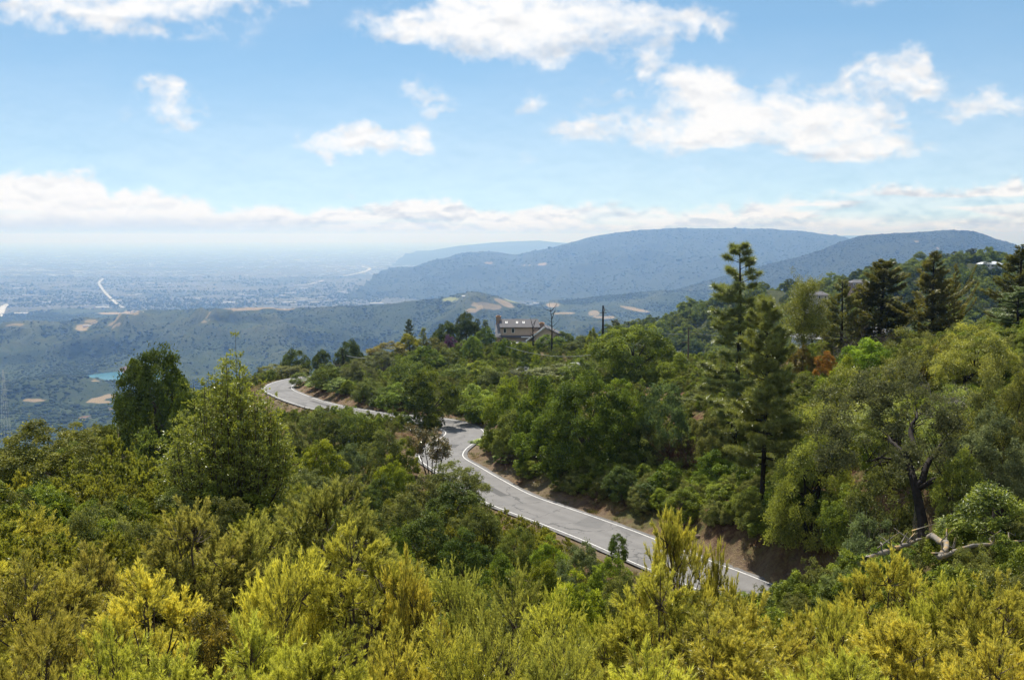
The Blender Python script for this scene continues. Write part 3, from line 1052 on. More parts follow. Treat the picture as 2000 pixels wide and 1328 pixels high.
far_road('highway', [(240, 603), (226, 593), (212, 580), (203, 570), (196, 560), (194, 553), (202, 545)], 28, (.36, .36, .35))
far_road('highway', [(574, 559), (600, 557), (618, 553), (632, 549)], 45, (.4, .4, .39))
far_road('highway', [(672, 540), (695, 536), (710, 532), (722, 526), (705, 521)], 60, (.4, .4, .39))
far_road('highway', [(-4, 622), (2, 612), (6, 602), (14, 596)], 50, (.45, .45, .44))

# ---- the air
def haze():
    g = Geo()
    box(g, (-97000, -1500, FLOOR - 60), (97000, 97000, 125))
    m = bpy.data.materials.new('haze_air')
    m.use_nodes = True
    nt = m.node_tree
    nt.nodes.clear()
    out = nt.nodes.new('ShaderNodeOutputMaterial')
    pv = nt.nodes.new('ShaderNodeVolumePrincipled')
    pv.inputs['Color'].default_value = (0.32, 0.54, 1.0, 1)
    pv.inputs['Density'].default_value = 0.93e-4
    pv.inputs['Anisotropy'].default_value = 0.74
    pv.inputs['Absorption Color'].default_value = (1, 1, 1, 1)
    nt.links.new(pv.outputs[0], out.inputs['Volume'])
    return tag(g.obj('haze', m), kind='stuff', label='pale blue haze filling the air over the valley')


haze()
# ================================================================ plants: generators
def unit(v):
    return v / (np.linalg.norm(v, axis=-1, keepdims=True) + 1e-9)


def rdir(r, n):
    return unit(r.normal(0, 1, (n, 3)))


def leaves(g, p, d, nrm, L, W, tone, mat=0, fold=0.25):
    """leaf-shaped quads: base p, axis d, face normal nrm"""
    n = len(p)
    L = np.broadcast_to(np.asarray(L, float), (n,))[:, None]
    W = np.broadcast_to(np.asarray(W, float), (n,))[:, None]
    d = unit(d)
    s = unit(np.cross(d, nrm))
    u = np.cross(s, d)
    v = np.stack([p, p + d * L * .5 + s * W * .5 + u * W * fold, p + d * L, p + d * L * .5 - s * W * .5 + u * W * fold], 1)
    f = np.arange(n)[:, None] * 4 + np.arange(4)[None]
    g.add(v.reshape(-1, 3), f, np.repeat(np.broadcast_to(tone, (n,)), 4), mat)


def needles(g, p, d, L, W, tone0, tone1, r, mat=0):
    """thin triangles from p along d"""
    n = len(p)
    L = np.broadcast_to(np.asarray(L, float), (n,))[:, None]
    s = unit(np.cross(d, rdir(r, n))) * (np.broadcast_to(np.asarray(W, float), (n,))[:, None] / 2)
    v = np.stack([p + s, p - s, p + d * L], 1)
    t = np.stack([np.broadcast_to(tone0, (n,)), np.broadcast_to(tone0, (n,)), np.broadcast_to(tone1, (n,))], 1)
    g.add(v.reshape(-1, 3), np.arange(n * 3).reshape(n, 3), t.ravel(), mat)


PROFILE = {
    'dome': lambda h: 0.5 * np.sqrt(np.clip(1 - ((h - 0.36) / 0.64) ** 2, 0, 1)) * (h >= .36) + 0.5 * (0.80 + 0.20 * np.clip(h / .36, 0, 1)) * (h < .36),
    'oak': lambda h: 0.5 * np.sqrt(np.clip(1 - ((h - 0.58) / 0.42) ** 2, 0, 1)),
    'egg': lambda h: 0.5 * np.sqrt(np.clip(1 - ((h - 0.38) / 0.62) ** 2, 0, 1)) ** 1.1,
    'cone': lambda h: 0.5 * np.clip(1 - h, 0, 1) ** 0.72 * np.clip(0.55 + h * 2.2, 0, 1),
    'flat': lambda h: 0.5 * np.sqrt(np.clip(1 - ((h - 0.25) / 0.75) ** 4, 0, 1)),
}


def crown_parts(r, prof, nl, lr=(0.13, 0.22), h0=0.06, nsub=7, ragged=0.12, aspect=1.0):
    """centres and radii of the leafy clumps of one crown, in a 1 x 1 x 1 box (base at z = 0)"""
    f = PROFILE[prof]
    hs = np.linspace(h0, 1, 200)
    w = f(hs) + 0.05
    h = np.interp((np.arange(nl) + r.uniform(0, 1, nl)) / nl, np.cumsum(w) / w.sum(), hs)
    r.shuffle(h)
    th = np.arange(nl) * 2.39996 + r.uniform(-.6, .6, nl)
    lrad = r.uniform(lr[0], lr[1], nl)
    rad = np.maximum(f(h) - lrad * 0.75, 0) * r.uniform(0.70, 1.0 + ragged, nl)
    c = np.c_[rad * np.cos(th), rad * np.sin(th), np.clip(h - lrad * 0.6 * (h > .6), lrad * .6, 1)]
    c[:, 2] += r.normal(0, ragged * .3, nl) * (h > .3)
    ctr = np.array([0, 0, 0.42])
    out = unit((c - ctr) * np.array([1, 1, 0.8]))
    sc, sr, so = [], [], []
    for k in range(nl):
        dd = rdir(r, nsub * 3)
        dd = dd[(dd @ out[k]) > -0.25][:nsub]
        sc.append(c[k] + dd * lrad[k] * r.uniform(.70, 1.1, (len(dd), 1)))
        sr.append(lrad[k] * r.uniform(0.26, 0.50, len(dd)))
        so.append(np.repeat(out[k][None], len(dd), 0))
    return c, lrad, np.concatenate(sc), np.concatenate(sr), np.concatenate(so)


def fit_box(g, *more):
    """scale the collected geometry into a 1 x 1 x 1 box standing on z = 0"""
    v = np.concatenate(g.v)
    kz = 1 / np.percentile(v[:, 2], 99.4)
    kr = .5 / np.percentile(np.hypot(v[:, 0], v[:, 1]), 97.5)
    k = np.array([kr, kr, kz], np.float32)
    for q in g.v:
        q *= k
    for gg in more:
        if isinstance(gg, Geo):
            for q in gg.v:
                q *= k
        else:
            gg *= k
    return k


def extent(g):
    v = np.concatenate(g.v)
    return float(2 * np.percentile(np.hypot(v[:, 0], v[:, 1]), 97.5)), float(np.percentile(v[:, 2], 99.9))


def crown_mesh(name, seed, prof, n, leaf, mat, nl=26, lw=0.5, lr=(0.13, 0.22), h0=0.06, nsub=7, ragged=0.12, wild=0.03, up=0.25, tones=(0.05, 0.9), fill=0.35):
    r = np.random.default_rng(seed)
    c, lrad, sc, sr, so = crown_parts(r, prof, nl, lr, h0, nsub, ragged)
    w = sr ** 2
    k = r.choice(len(sc), n, p=w / w.sum())
    d = rdir(r, n)
    aim = unit(so[k] * .6 + np.array([0, 0, .8]))
    flip = (d * aim).sum(1) < r.uniform(-.55, .25, n)
    d[flip] *= -1
    rad = sr[k] * (1 - fill * r.uniform(0, 1, n) ** 2) * (1 + wild / .03 * .06 * r.normal(0, 1, n))
    p = sc[k] + d * rad[:, None]
    stray = r.uniform(0, 1, n) < wild
    p[stray] += (so[k] * r.uniform(0.02, .09, (n, 1)))[stray]
    ok = p[:, 2] > 0.0
    p, d, k = p[ok], d[ok], k[ok]
    m = len(p)
    nrm = unit(d * 0.75 + so[k] * 0.25 + np.array([0, 0, up]) + r.normal(0, .42, (m, 3)))
    ax = unit(np.cross(nrm, rdir(r, m)) + d * .25 + np.array([0, 0, .12]))
    tb = r.uniform(tones[0], tones[1], len(sc))
    tone = np.clip(tb[k] + r.normal(0, .16, m), 0, 1)
    g = Geo()
    leaves(g, p, ax, nrm, leaf * r.uniform(.7, 1.35, m), leaf * lw * r.uniform(.8, 1.2, m), tone)
    fit_box(g, c)
    return g.mesh(name, mat), c, lrad


def limbs(g, r, base, targets, rad, bend=0.25, n=6, seg=6, mat=0, tip=.15):
    for t in targets:
        t = np.asarray(t, float)
        s = np.linspace(0, 1, seg)[:, None]
        mid = r.normal(0, bend, 3) * np.linalg.norm(t - base) * .35
        up = np.array([0, 0, 1.0]) * np.linalg.norm(t - base) * .12
        p = base + (t - base) * s + (mid + up) * (s * (1 - s) * 4) * .5
        p[1:-1] += r.normal(0, .015, (seg - 2, 3)) * np.linalg.norm(t - base)
        tube(g, p, rad * (1 - s[:, 0] * (1 - tip)), n, mat=mat)


def trunk_mesh(name, seed, mat, lobes, top=0.4, rad=0.045, nlimb=9, lean=(0, 0), multi=1, squash=1.0):
    """tapered trunk and limbs reaching into the crown, in the crown's 1 x 1 x 1 box"""
    r = np.random.default_rng(seed)
    g = Geo()
    for q in range(multi):
        a = r.uniform(0, 6.28)
        off = np.array([math.cos(a), math.sin(a), 0]) * (0.05 if multi > 1 else 0)
        s = np.linspace(0, 1, 7)[:, None]
        tp = np.array([lean[0] + off[0] * 2.4, lean[1] + off[1] * 2.4, top * r.uniform(.8, 1.1)])
        p = off + (tp - off) * s + r.normal(0, .012, (7, 3)) * s
        p[0, 2] = -0.9
        rr = rad * (1.25 - .65 * s[:, 0]) / math.sqrt(multi)
        rr[0] *= 1.35
        tube(g, p, rr, 8)
        pick = r.choice(len(lobes), min(len(lobes), max(2, nlimb // multi)), replace=False)
        for t in lobes[pick]:
            k = r.integers(3, 7)
            limbs(g, r, p[k], [t], rr[k] * .6, n=5)
    return g.mesh(name, mat, True)


# ---------------------------------------------------------------- foliage materials
LM = {
    'oak': leaf_mat('oak_leaf', (0.068, 0.104, 0.018), (0.370, 0.420, 0.058), .05, .5, .28),
    'dark': leaf_mat('dark_evergreen_leaf', (0.045, 0.072, 0.018), (0.165, 0.215, 0.042), .06, .5, .26),
    'olive': leaf_mat('olive_leaf', (0.100, 0.118, 0.034), (0.370, 0.375, 0.110), .04, .55, .28),
    'sage': leaf_mat('sage_leaf', (0.130, 0.150, 0.066), (0.370, 0.385, 0.175), .04, .55, .32, (1.05, 1.05, .7)),
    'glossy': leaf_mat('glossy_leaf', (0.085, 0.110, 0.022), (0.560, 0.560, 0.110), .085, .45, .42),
    'bright': leaf_mat('bright_leaf', (0.100, 0.148, 0.020), (0.420, 0.480, 0.060), .05, .5, .36),
    'pine': leaf_mat('pine_needle', (0.095, 0.122, 0.044), (0.255, 0.275, 0.105), .07, .45, .28, (1.1, 1.1, .6)),
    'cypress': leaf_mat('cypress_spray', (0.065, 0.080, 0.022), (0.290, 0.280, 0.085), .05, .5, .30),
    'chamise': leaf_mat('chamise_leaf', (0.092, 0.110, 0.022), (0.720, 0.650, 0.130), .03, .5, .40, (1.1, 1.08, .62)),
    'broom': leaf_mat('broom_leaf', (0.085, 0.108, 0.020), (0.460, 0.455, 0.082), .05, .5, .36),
    'purple': leaf_mat('purple_leaf', (0.080, 0.035, 0.065), (0.230, 0.105, 0.180), .05, .5, .3, (1.1, .9, 1.0)),
    'orange': leaf_mat('orange_leaf', (0.420, 0.170, 0.030), (0.760, 0.370, 0.060), .05, .5, .42, (1.1, .95, .5)),
    'flower': leaf_mat('white_flower', (0.60, 0.58, 0.52), (0.85, 0.84, 0.80), .03, .5, .25, (1, 1, .9)),
}
BARK = bark_mat('grey_brown_bark', (0.045, 0.034, 0.026), (0.130, 0.105, 0.080))
BARK_D = bark_mat('dark_bark', (0.012, 0.010, 0.008), (0.040, 0.031, 0.025))
BARK_P = bark_mat('pale_dead_wood', (0.16, 0.135, 0.115), (0.36, 0.325, 0.285), 5)
BARK_R = bark_mat('red_twig_bark', (0.060, 0.024, 0.017), (0.150, 0.072, 0.050))
LICHEN = Mat('lichened_bark')
LICHEN.bsdf(LICHEN.mix(LICHEN.rng(LICHEN.noise(2.6, 5, .7), .5, .62), LICHEN.mix(LICHEN.noise(6, 4, .7), (.10, .085, .07), (.33, .30, .26)), LICHEN.mix(LICHEN.noise(9, 3), (.42, .20, .02), (.40, .36, .22))), .95, .1, bump=LICHEN.noise(8, 5, .7), bstr=.8, bdist=.03)
LICHEN = LICHEN.m

PROTO = {}


def proto(key, metas):
    """metas: list of (crown mesh, trunk mesh)"""
    PROTO[key] = metas


def make(key, kinds):
    out = []
    for k in kinds:
        cm, c, lrad = crown_mesh('crown', **k['c'])
        tm = trunk_mesh('trunk', k['c']['seed'] + 500, k.get('bark', BARK), c, **k.get('t', {}))
        out.append((cm, tm))
    proto(key, out)


def kinds(seed, cnt, prof, n, leaf, mat, bark=BARK, t=None, **kw):
    return [dict(c=dict(seed=seed + q, prof=prof, n=n, leaf=leaf, mat=LM[mat], **kw), t=t or {}, bark=bark) for q in range(cnt)]


# large round oaks, middle-sized shrubs, little domes
make('oak_l', kinds(100, 1, 'oak', 40000, .025, 'oak', nl=34, lr=(.12, .2), nsub=9, t=dict(top=.45, rad=.035, nlimb=14)))
make('oak_m', kinds(120, 3, 'oak', 18000, .036, 'oak', nl=24, lr=(.14, .22), nsub=7, t=dict(top=.4, rad=.035, nlimb=10)))
make('dome_l', kinds(140, 2, 'dome', 42000, .0235, 'oak', nl=44, lr=(.10, .18), nsub=9, t=dict(top=.4, rad=.03, nlimb=14)))
make('dome_m', kinds(160, 4, 'dome', 16000, .038, 'oak', nl=26, lr=(.12, .22), nsub=7, t=dict(top=.3, rad=.03, nlimb=8, multi=3)))
make('dome_s', kinds(180, 4, 'dome', 5200, .062, 'oak', nl=15, lr=(.15, .26), nsub=6, t=dict(top=.3, rad=.03, nlimb=6)))
make('dark_m', kinds(200, 3, 'dome', 14000, .038, 'dark', nl=24, lr=(.13, .22), nsub=7, t=dict(top=.35, rad=.035, nlimb=8)))
make('dark_oak', kinds(210, 2, 'oak', 18000, .037, 'dark', nl=24, lr=(.15, .24), nsub=7, t=dict(top=.45, rad=.035, nlimb=8)))
make('olive_l', kinds(225, 1, 'dome', 36000, .025, 'olive', nl=46, lr=(.09, .16), nsub=9, t=dict(top=.3, rad=.03, nlimb=8, multi=3)))
make('bay', kinds(220, 1, 'dome', 42000, .029, 'dark', nl=64, lr=(.11, .18), h0=.02, nsub=9, ragged=.2, t=dict(top=.7, rad=.03, nlimb=14)))
make('olive_m', kinds(230, 4, 'dome', 15000, .034, 'olive', nl=30, lr=(.10, .2), nsub=7, wild=.06, t=dict(top=.3, rad=.03, nlimb=8, multi=3)))
make('sage_m', kinds(240, 2, 'dome', 16000, .033, 'sage', nl=30, lr=(.10, .18), nsub=7, wild=.06, t=dict(top=.3, rad=.03, nlimb=8, multi=3)))
make('bright_m', kinds(250, 3, 'dome', 15000, .038, 'bright', nl=26, lr=(.11, .21), nsub=7, wild=.05, t=dict(top=.3, rad=.03, nlimb=8, multi=2)))
make('egg_m', kinds(260, 2, 'egg', 15000, .038, 'bright', nl=30, lr=(.10, .18), nsub=7, wild=.06, t=dict(top=.6, rad=.03, nlimb=8)))
make('purple_m', kinds(270, 1, 'dome', 9000, .048, 'purple', nl=20, lr=(.12, .2), t=dict(top=.3, rad=.03, nlimb=8)))
make('orange_m', kinds(275, 1, 'dome', 9000, .048, 'orange', nl=20, lr=(.12, .2), t=dict(top=.3, rad=.03, nlimb=8)))
make('flat_s', kinds(285, 3, 'flat', 7000, .045, 'olive', nl=18, lr=(.13, .22), t=dict(top=.3, rad=.03, nlimb=6)))
make('glossy_l', kinds(290, 3, 'dome', 40000, .0235, 'glossy', nl=34, lr=(.11, .20), nsub=8, ragged=.34, wild=.10, lw=.44, up=.35, tones=(.05, .8), bark=BARK_D, t=dict(top=.5, rad=.03, nlimb=20, multi=3)))
make('glossy_m', kinds(300, 2, 'dome', 16000, .038, 'glossy', nl=26, lr=(.12, .2), nsub=7, ragged=.2, wild=.08, lw=.42, up=.3, tones=(.05, .8), bark=BARK_D, t=dict(top=.4, rad=.03, nlimb=10, multi=2)))
make('bigleaf', kinds(310, 2, 'dome', 9000, .058, 'glossy', nl=26, lr=(.13, .22), nsub=7, ragged=.2, wild=.08, lw=.40, up=.5, tones=(0, .7), bark=BARK_D, t=dict(top=.5, rad=.03, nlimb=14, multi=2)))


# ---------------------------------------------------------------- feathery shrubs (chamise, broom)
def plume_template(r, L=1.0, nside=7, nmain=80, nsid=26, nl=0.13, nw=0.024, spread=0.62):
    """one leafy shoot along +z, length 1: needles along a stem and its side shoots"""
    P, D, T0 = [], [], []

    def shoot(o, ax, ln, cnt):
        s = r.uniform(0.02, 1, cnt)
        ph = r.uniform(0, 6.283, cnt)
        a = unit(np.cross(ax, [0.3, 1, 0.2]))
        b = np.cross(ax, a)
        rad = np.cos(ph)[:, None] * a + np.sin(ph)[:, None] * b
        bend = np.array([0, 0, .0]) * (s ** 2)[:, None] * ln
        P.append(o + ax * (s * ln)[:, None] + bend)
        D.append(unit(ax * .75 + rad * (spread * (1.15 - .6 * s))[:, None]))
        T0.append(s)
    shoot(np.zeros(3), np.array([0, 0, 1.0]), 1.0, nmain)
    for k in range(nside):
        z = r.uniform(.12, .80)
        ph = r.uniform(0, 6.28)
        ax = unit(np.array([math.cos(ph) * .62, math.sin(ph) * .62, 1.0]))
        shoot(np.array([0, 0, z]), ax, r.uniform(.22, .45) * (1.15 - z * .5), nsid)
    return np.concatenate(P), np.concatenate(D), np.concatenate(T0), nl, nw


def plume_shrub(name, seed, mats, nplume, plen, lobes=14, upright=0.5, tones=(0.0, 1.0), needles_main=80, nside=7, nsid=26, prof='dome', flare=1.0, nl=.13, nw=.024, lr=(.16, .26), gaps=0.0):
    r = np.random.default_rng(seed)
    tpl = [plume_template(r, nside=nside, nmain=needles_main, nsid=nsid, nl=nl, nw=nw) for _ in range(5)]
    f = PROFILE[prof]
    c, lrad, sc, sr, so = crown_parts(r, prof, lobes, lr, .12, 6, .16)
    # plume bases on the lobes, aiming outwards and up
    w = lrad ** 2 * (1 - gaps * (r.uniform(0, 1, len(lrad)) < .3))
    k = r.choice(len(c), nplume, p=w / w.sum())
    out = unit((c - np.array([0, 0, .30])) * np.array([1, 1, .9]))
    d = rdir(r, nplume)
    neg = (d * (out[k] * .7 + np.array([0, 0, .5]))).sum(1) < -.25
    d[neg] *= -1
    base = c[k] + d * (lrad[k] * r.uniform(.15, .85, nplume))[:, None]
    ax = unit(d * .85 + out[k] * .5 * flare + np.array([0, 0, upright]) + r.normal(0, .22, (nplume, 3)))
    ok = base[:, 2] > .02
    base, ax, k = base[ok], ax[ok], k[ok]
    n = len(base)
    ln = plen * r.uniform(.55, 1.25, n) * np.where(r.uniform(0, 1, n) < .04, 1.35, 1)
    g = Geo()
    which = r.integers(0, 5, n)
    ptone = np.clip(r.uniform(tones[0], tones[1], len(c))[k] * .55 + r.uniform(.25, .85, n), 0, 1.25)
    for q in range(5):
        P, D, T0, nl_, nw_ = tpl[q]
        m = which == q
        if not m.any():
            continue
        A = ax[m]
        a1 = unit(np.cross(A, rdir(r, len(A))))
        a2 = np.cross(A, a1)
        Rm = np.stack([a1, a2, A], 2)                       # columns
        VP = np.einsum('nij,pj->npi', Rm, P) * ln[m][:, None, None] + base[m][:, None]
        VD = np.einsum('nij,pj->npi', Rm, D)
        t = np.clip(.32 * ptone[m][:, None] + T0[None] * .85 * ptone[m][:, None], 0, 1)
        cnt = VP.shape[0] * VP.shape[1]
        L = np.repeat(ln[m] * nl_, VP.shape[1]) * r.uniform(.7, 1.3, cnt)
        needles(g, VP.reshape(-1, 3), VD.reshape(-1, 3), L, L * (nw_ / nl_) * 1.0, t.ravel(), np.clip(t.ravel() + .12, 0, 1), r)
    # stems
    gs = Geo()
    root = np.array([0, 0, -.06])
    for t in c:
        s = np.linspace(0, 1, 6)[:, None]
        p = root + (t - root) * s
        p[:, :2] *= (.35 + .65 * s)
        p[:, :2] += r.normal(0, .015, (6, 2)) * s
        tube(gs, p, .014 * (1.3 - s[:, 0]), 5)
    for i in r.choice(n, min(n, 260), replace=False):
        b = c[k[i]]
        tube(gs, np.array([b + (base[i] - b) * 0.0, (b + base[i]) / 2 + r.normal(0, .012, 3), base[i] + ax[i] * ln[i] * .7]), [.005, .004, .0015], 3)
    fit_box(g, gs)
    return g.mesh('crown', mats), gs.mesh('stems', BARK)


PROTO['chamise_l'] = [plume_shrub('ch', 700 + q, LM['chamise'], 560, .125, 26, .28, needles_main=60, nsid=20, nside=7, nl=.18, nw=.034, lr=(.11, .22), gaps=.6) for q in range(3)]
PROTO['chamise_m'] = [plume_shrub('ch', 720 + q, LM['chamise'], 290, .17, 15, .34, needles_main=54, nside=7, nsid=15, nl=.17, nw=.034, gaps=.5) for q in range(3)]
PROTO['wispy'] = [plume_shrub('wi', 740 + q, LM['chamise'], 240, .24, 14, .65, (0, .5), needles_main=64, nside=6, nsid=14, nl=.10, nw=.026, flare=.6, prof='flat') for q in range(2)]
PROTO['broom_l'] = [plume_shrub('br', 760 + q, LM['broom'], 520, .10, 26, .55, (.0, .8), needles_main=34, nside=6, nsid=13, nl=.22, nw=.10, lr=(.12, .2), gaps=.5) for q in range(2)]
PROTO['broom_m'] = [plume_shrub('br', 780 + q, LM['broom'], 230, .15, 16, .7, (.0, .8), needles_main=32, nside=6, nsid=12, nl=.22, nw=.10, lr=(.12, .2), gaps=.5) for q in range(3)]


# ---------------------------------------------------------------- dead, twiggy shrubs
def twig_mesh(name, seed, mat, n0=7, levels=3, kids=4, rad=.016, spread=.75, L0=.45, droop=0.0, taper=.62, jit=.25):
    r = np.random.default_rng(seed)
    g = Geo()

    def grow(p, d, L, rr, lev):
        q = [p]
        dd = d
        m = 4
        for s in range(m):
            dd = unit(dd + r.normal(0, jit, 3) * .55 + np.array([0, 0, .06 - droop]))
            q.append(q[-1] + dd * L / m)
        q = np.array(q)
        tube(g, q, rr * np.linspace(1, .5, m + 1), 5 if lev == 0 else (4 if lev == 1 else 3), tone=r.uniform(0, 1))
        if lev < levels:
            for c in range(kids + (1 if lev == levels - 1 else 0)):
                i = r.integers(1, m + 1)
                nd = unit(dd + r.normal(0, spread, 3) + np.array([0, 0, .12]))
                grow(q[i], nd, L * r.uniform(.45, .75), rr * taper * (1 - .1 * i) + .0006, lev + 1)
    for k in range(n0):
        a = r.uniform(0, 6.28)
        grow(np.array([0, 0, -.03]), unit(np.array([math.cos(a) * .7, math.sin(a) * .7, r.uniform(.5, 1.4)])), L0 * r.uniform(.7, 1.2), rad, 0)
    return g.mesh(name, mat)


PROTO['dead_grey'] = [(twig_mesh('twigs', 800 + q, BARK_P, 8, 3, 4, .013), None) for q in range(3)]
PROTO['dead_brown'] = [(twig_mesh('twigs', 810 + q, BARK, 9, 3, 4, .013), None) for q in range(2)]
PROTO['dead_red'] = [(twig_mesh('twigs', 815 + q, BARK_R, 9, 3, 4, .013), None) for q in range(2)]


# ---------------------------------------------------------------- pines and cypresses
def pine_meshes(seed, H=19.0, Rm=4.2, bare=0.12, whorls=26, tuft=0.34, mat=None, open_top=True, dens=1.0, nn=26, bark=BARK_D):
    r = np.random.default_rng(seed)
    g, gt = Geo(), Geo()
    s = np.linspace(0, 1, 14)
    ph0 = r.uniform(0, 6)
    tx = np.c_[.18 * np.sin(s * 4 + ph0), .15 * np.cos(s * 3 + ph0), s * H]
    tx[:, :2] -= tx[0, :2]
    tx[0, 2] = -.5
    tube(gt, tx, .24 * H / 19 * (1.05 - s) + .02, 9)
    TP, TD, TS = [], [], []
    for w in range(whorls):
        h = bare + (1 - bare) * ((w + .5) / whorls) ** .95
        z = h * H
        c = np.array([np.interp(h, s, tx[:, 0]), np.interp(h, s, tx[:, 1]), z])
        hh = (h - bare) / (1 - bare)
        Lb = Rm * (np.clip((1 - hh), 0, 1) ** .62 * np.clip(.62 + hh * 1.6, 0, 1)) * .98 + .35
        for b in range(r.integers(4, 6)):
            if open_top and r.uniform() < .26:
                continue
            L = Lb * r.uniform(.55, 1.15)
            a = r.uniform(0, 6.283)
            rise = -.12 + .65 * hh + r.normal(0, .12)
            m = 6
            q = np.linspace(0, 1, m)[:, None]
            dirv = np.array([math.cos(a), math.sin(a), rise])
            p = c + dirv * L * q + np.array([0, 0, 1]) * (q ** 2) * L * .20 + r.normal(0, .04, (m, 3)) * q * L * .3
            tube(gt, p, .055 * (L / 4 + .3) * (1.1 - q[:, 0]), 4)
            ns = int((7 + L * 5.0) * dens)
            u = r.uniform(.22, 1, ns) ** .75
            for ui in u:
                b0 = np.array([np.interp(ui, q[:, 0], p[:, k]) for k in range(3)])
                sd = unit(np.array([-math.sin(a), math.cos(a), 0]) * r.choice([-1, 1]) + dirv * r.uniform(.3, 1.1) + np.array([0, 0, r.uniform(.0, .6)]))
                l2 = L * .30 * (1.15 - ui) * r.uniform(.4, 1.2) + .12
                tube(gt, np.array([b0, b0 + sd * l2]), [.014, .008], 3)
                TP.append(b0 + sd * l2)
                TD.append(unit(sd + np.array([0, 0, .45])))
                if l2 > .45:
                    TP.append(b0 + sd * l2 * .55)
                    TD.append(unit(sd + np.array([0, 0, .7])))
            TP.append(p[-1])
            TD.append(unit(dirv + np.array([0, 0, .7])))
    TP.append(tx[-1])
    TD.append(np.array([0, 0, 1.0]))
    TP, TD = np.array(TP), np.array(TD)
    n = len(TP)
    P = np.repeat(TP, nn, 0)
    A = np.repeat(TD, nn, 0)
    rd = rdir(r, n * nn)
    d = unit(A * r.uniform(.1, 1.0, (n * nn, 1)) + rd * .85)
    tone = np.repeat(r.uniform(0, .7, n), nn)
    P = P - A * r.uniform(0, .30, (n * nn, 1))
    needles(g, P, d, tuft * r.uniform(.7, 1.15, n * nn), .035 * tuft / .34, tone, np.clip(tone + .3, 0, 1), r)
    return g.mesh('crown', mat or LM['pine']), gt.mesh('trunk', bark, True), extent(g)


def cypress_meshes(seed, H=12.0, Rm=4.0, nb=80, mat=None, bare=.06, upcurl=.35, shag=1.0, power=.8, dark_skirt=True, spray=.31, long_arms=()):
    """layered conifer: boughs reaching out with their tips curled up, each clothed in sprays"""
    r = np.random.default_rng(seed)
    g, gt = Geo(), Geo()
    s = np.linspace(0, 1, 10)
    tx = np.c_[.12 * np.sin(s * 3 + seed), .12 * np.cos(s * 2.3 + seed) - .12, s * H]
    tx[0, 2] = -.5
    tube(gt, tx, .22 * (1.05 - s) + .02, 8)
    arms = [(bare + (1 - bare) * ((i + r.uniform(0, 1)) / nb) ** .9, r.uniform(0, 6.283), None) for i in range(nb)] + [(h, a, L) for h, a, L in long_arms]
    for h, a, L in arms:
        hh = (h - bare) / (1 - bare)
        arm = L is not None
        if L is None:
            L = (Rm * (1 - hh) ** power * min(1, .55 + hh * 2) + .25) * r.uniform(.6, 1.2)
        c = np.array([np.interp(h, s, tx[:, 0]), np.interp(h, s, tx[:, 1]), h * H])
        m = 8
        q = np.linspace(0, 1, m)[:, None]
        dv = np.array([math.cos(a), math.sin(a), .05 + .55 * hh + r.normal(0, .1) + (.25 if arm else 0)])
        p = c + dv * L * q + np.array([0, 0, 1]) * (q ** 2.2) * L * upcurl - np.array([0, 0, 1]) * (q * (1 - q)) * L * .22
        tube(gt, p, .05 * (L / 4 + .25) * (1.08 - q[:, 0]), 4)
        n = int(112 * L * shag)
        u = r.uniform(.12, 1.0, n) ** .8
        b0 = np.stack([np.interp(u, q[:, 0], p[:, k]) for k in range(3)], 1)
        side = np.array([-math.sin(a), math.cos(a), 0])
        wd = (.50 * (1.15 - u) * L * .62 + .16)
        lat = r.uniform(-1, 1, n) * wd * (.45 if arm else 1)
        b0 = b0 + side * lat[:, None] + np.array([0, 0, 1]) * (r.uniform(-.30, .08, n) - np.abs(lat) * .15)[:, None]
        ax = unit(dv * .8 + side * np.sign(lat)[:, None] * .5 + np.array([0, 0, 1]) * r.uniform(-.45, .5, n)[:, None] + r.normal(0, .25, (n, 3)))
        nr = unit(np.array([0, 0, 1.0]) + r.normal(0, .5, (n, 3)))
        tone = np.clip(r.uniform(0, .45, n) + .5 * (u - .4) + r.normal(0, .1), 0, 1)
        leaves(g, b0, ax, nr, spray * r.uniform(.6, 1.3, n), spray * .42, tone)
    return g.mesh('crown', mat or LM['cypress']), gt.mesh('trunk', BARK_D, True), extent(g)


# ================================================================ planting
USED = {}
WARN = []


def hit(px, row):
    """distance at which the view's ray through (px, row) meets the ground"""
    ds = np.arange(4.0, 500, .5)
    rx, rz_ = _ray(px, row)
    gz = ground_z(rx * ds, ds)
    b = np.nonzero(rz_ * ds < gz)[0]
    return float(ds[b[0]]) if len(b) else 300.0


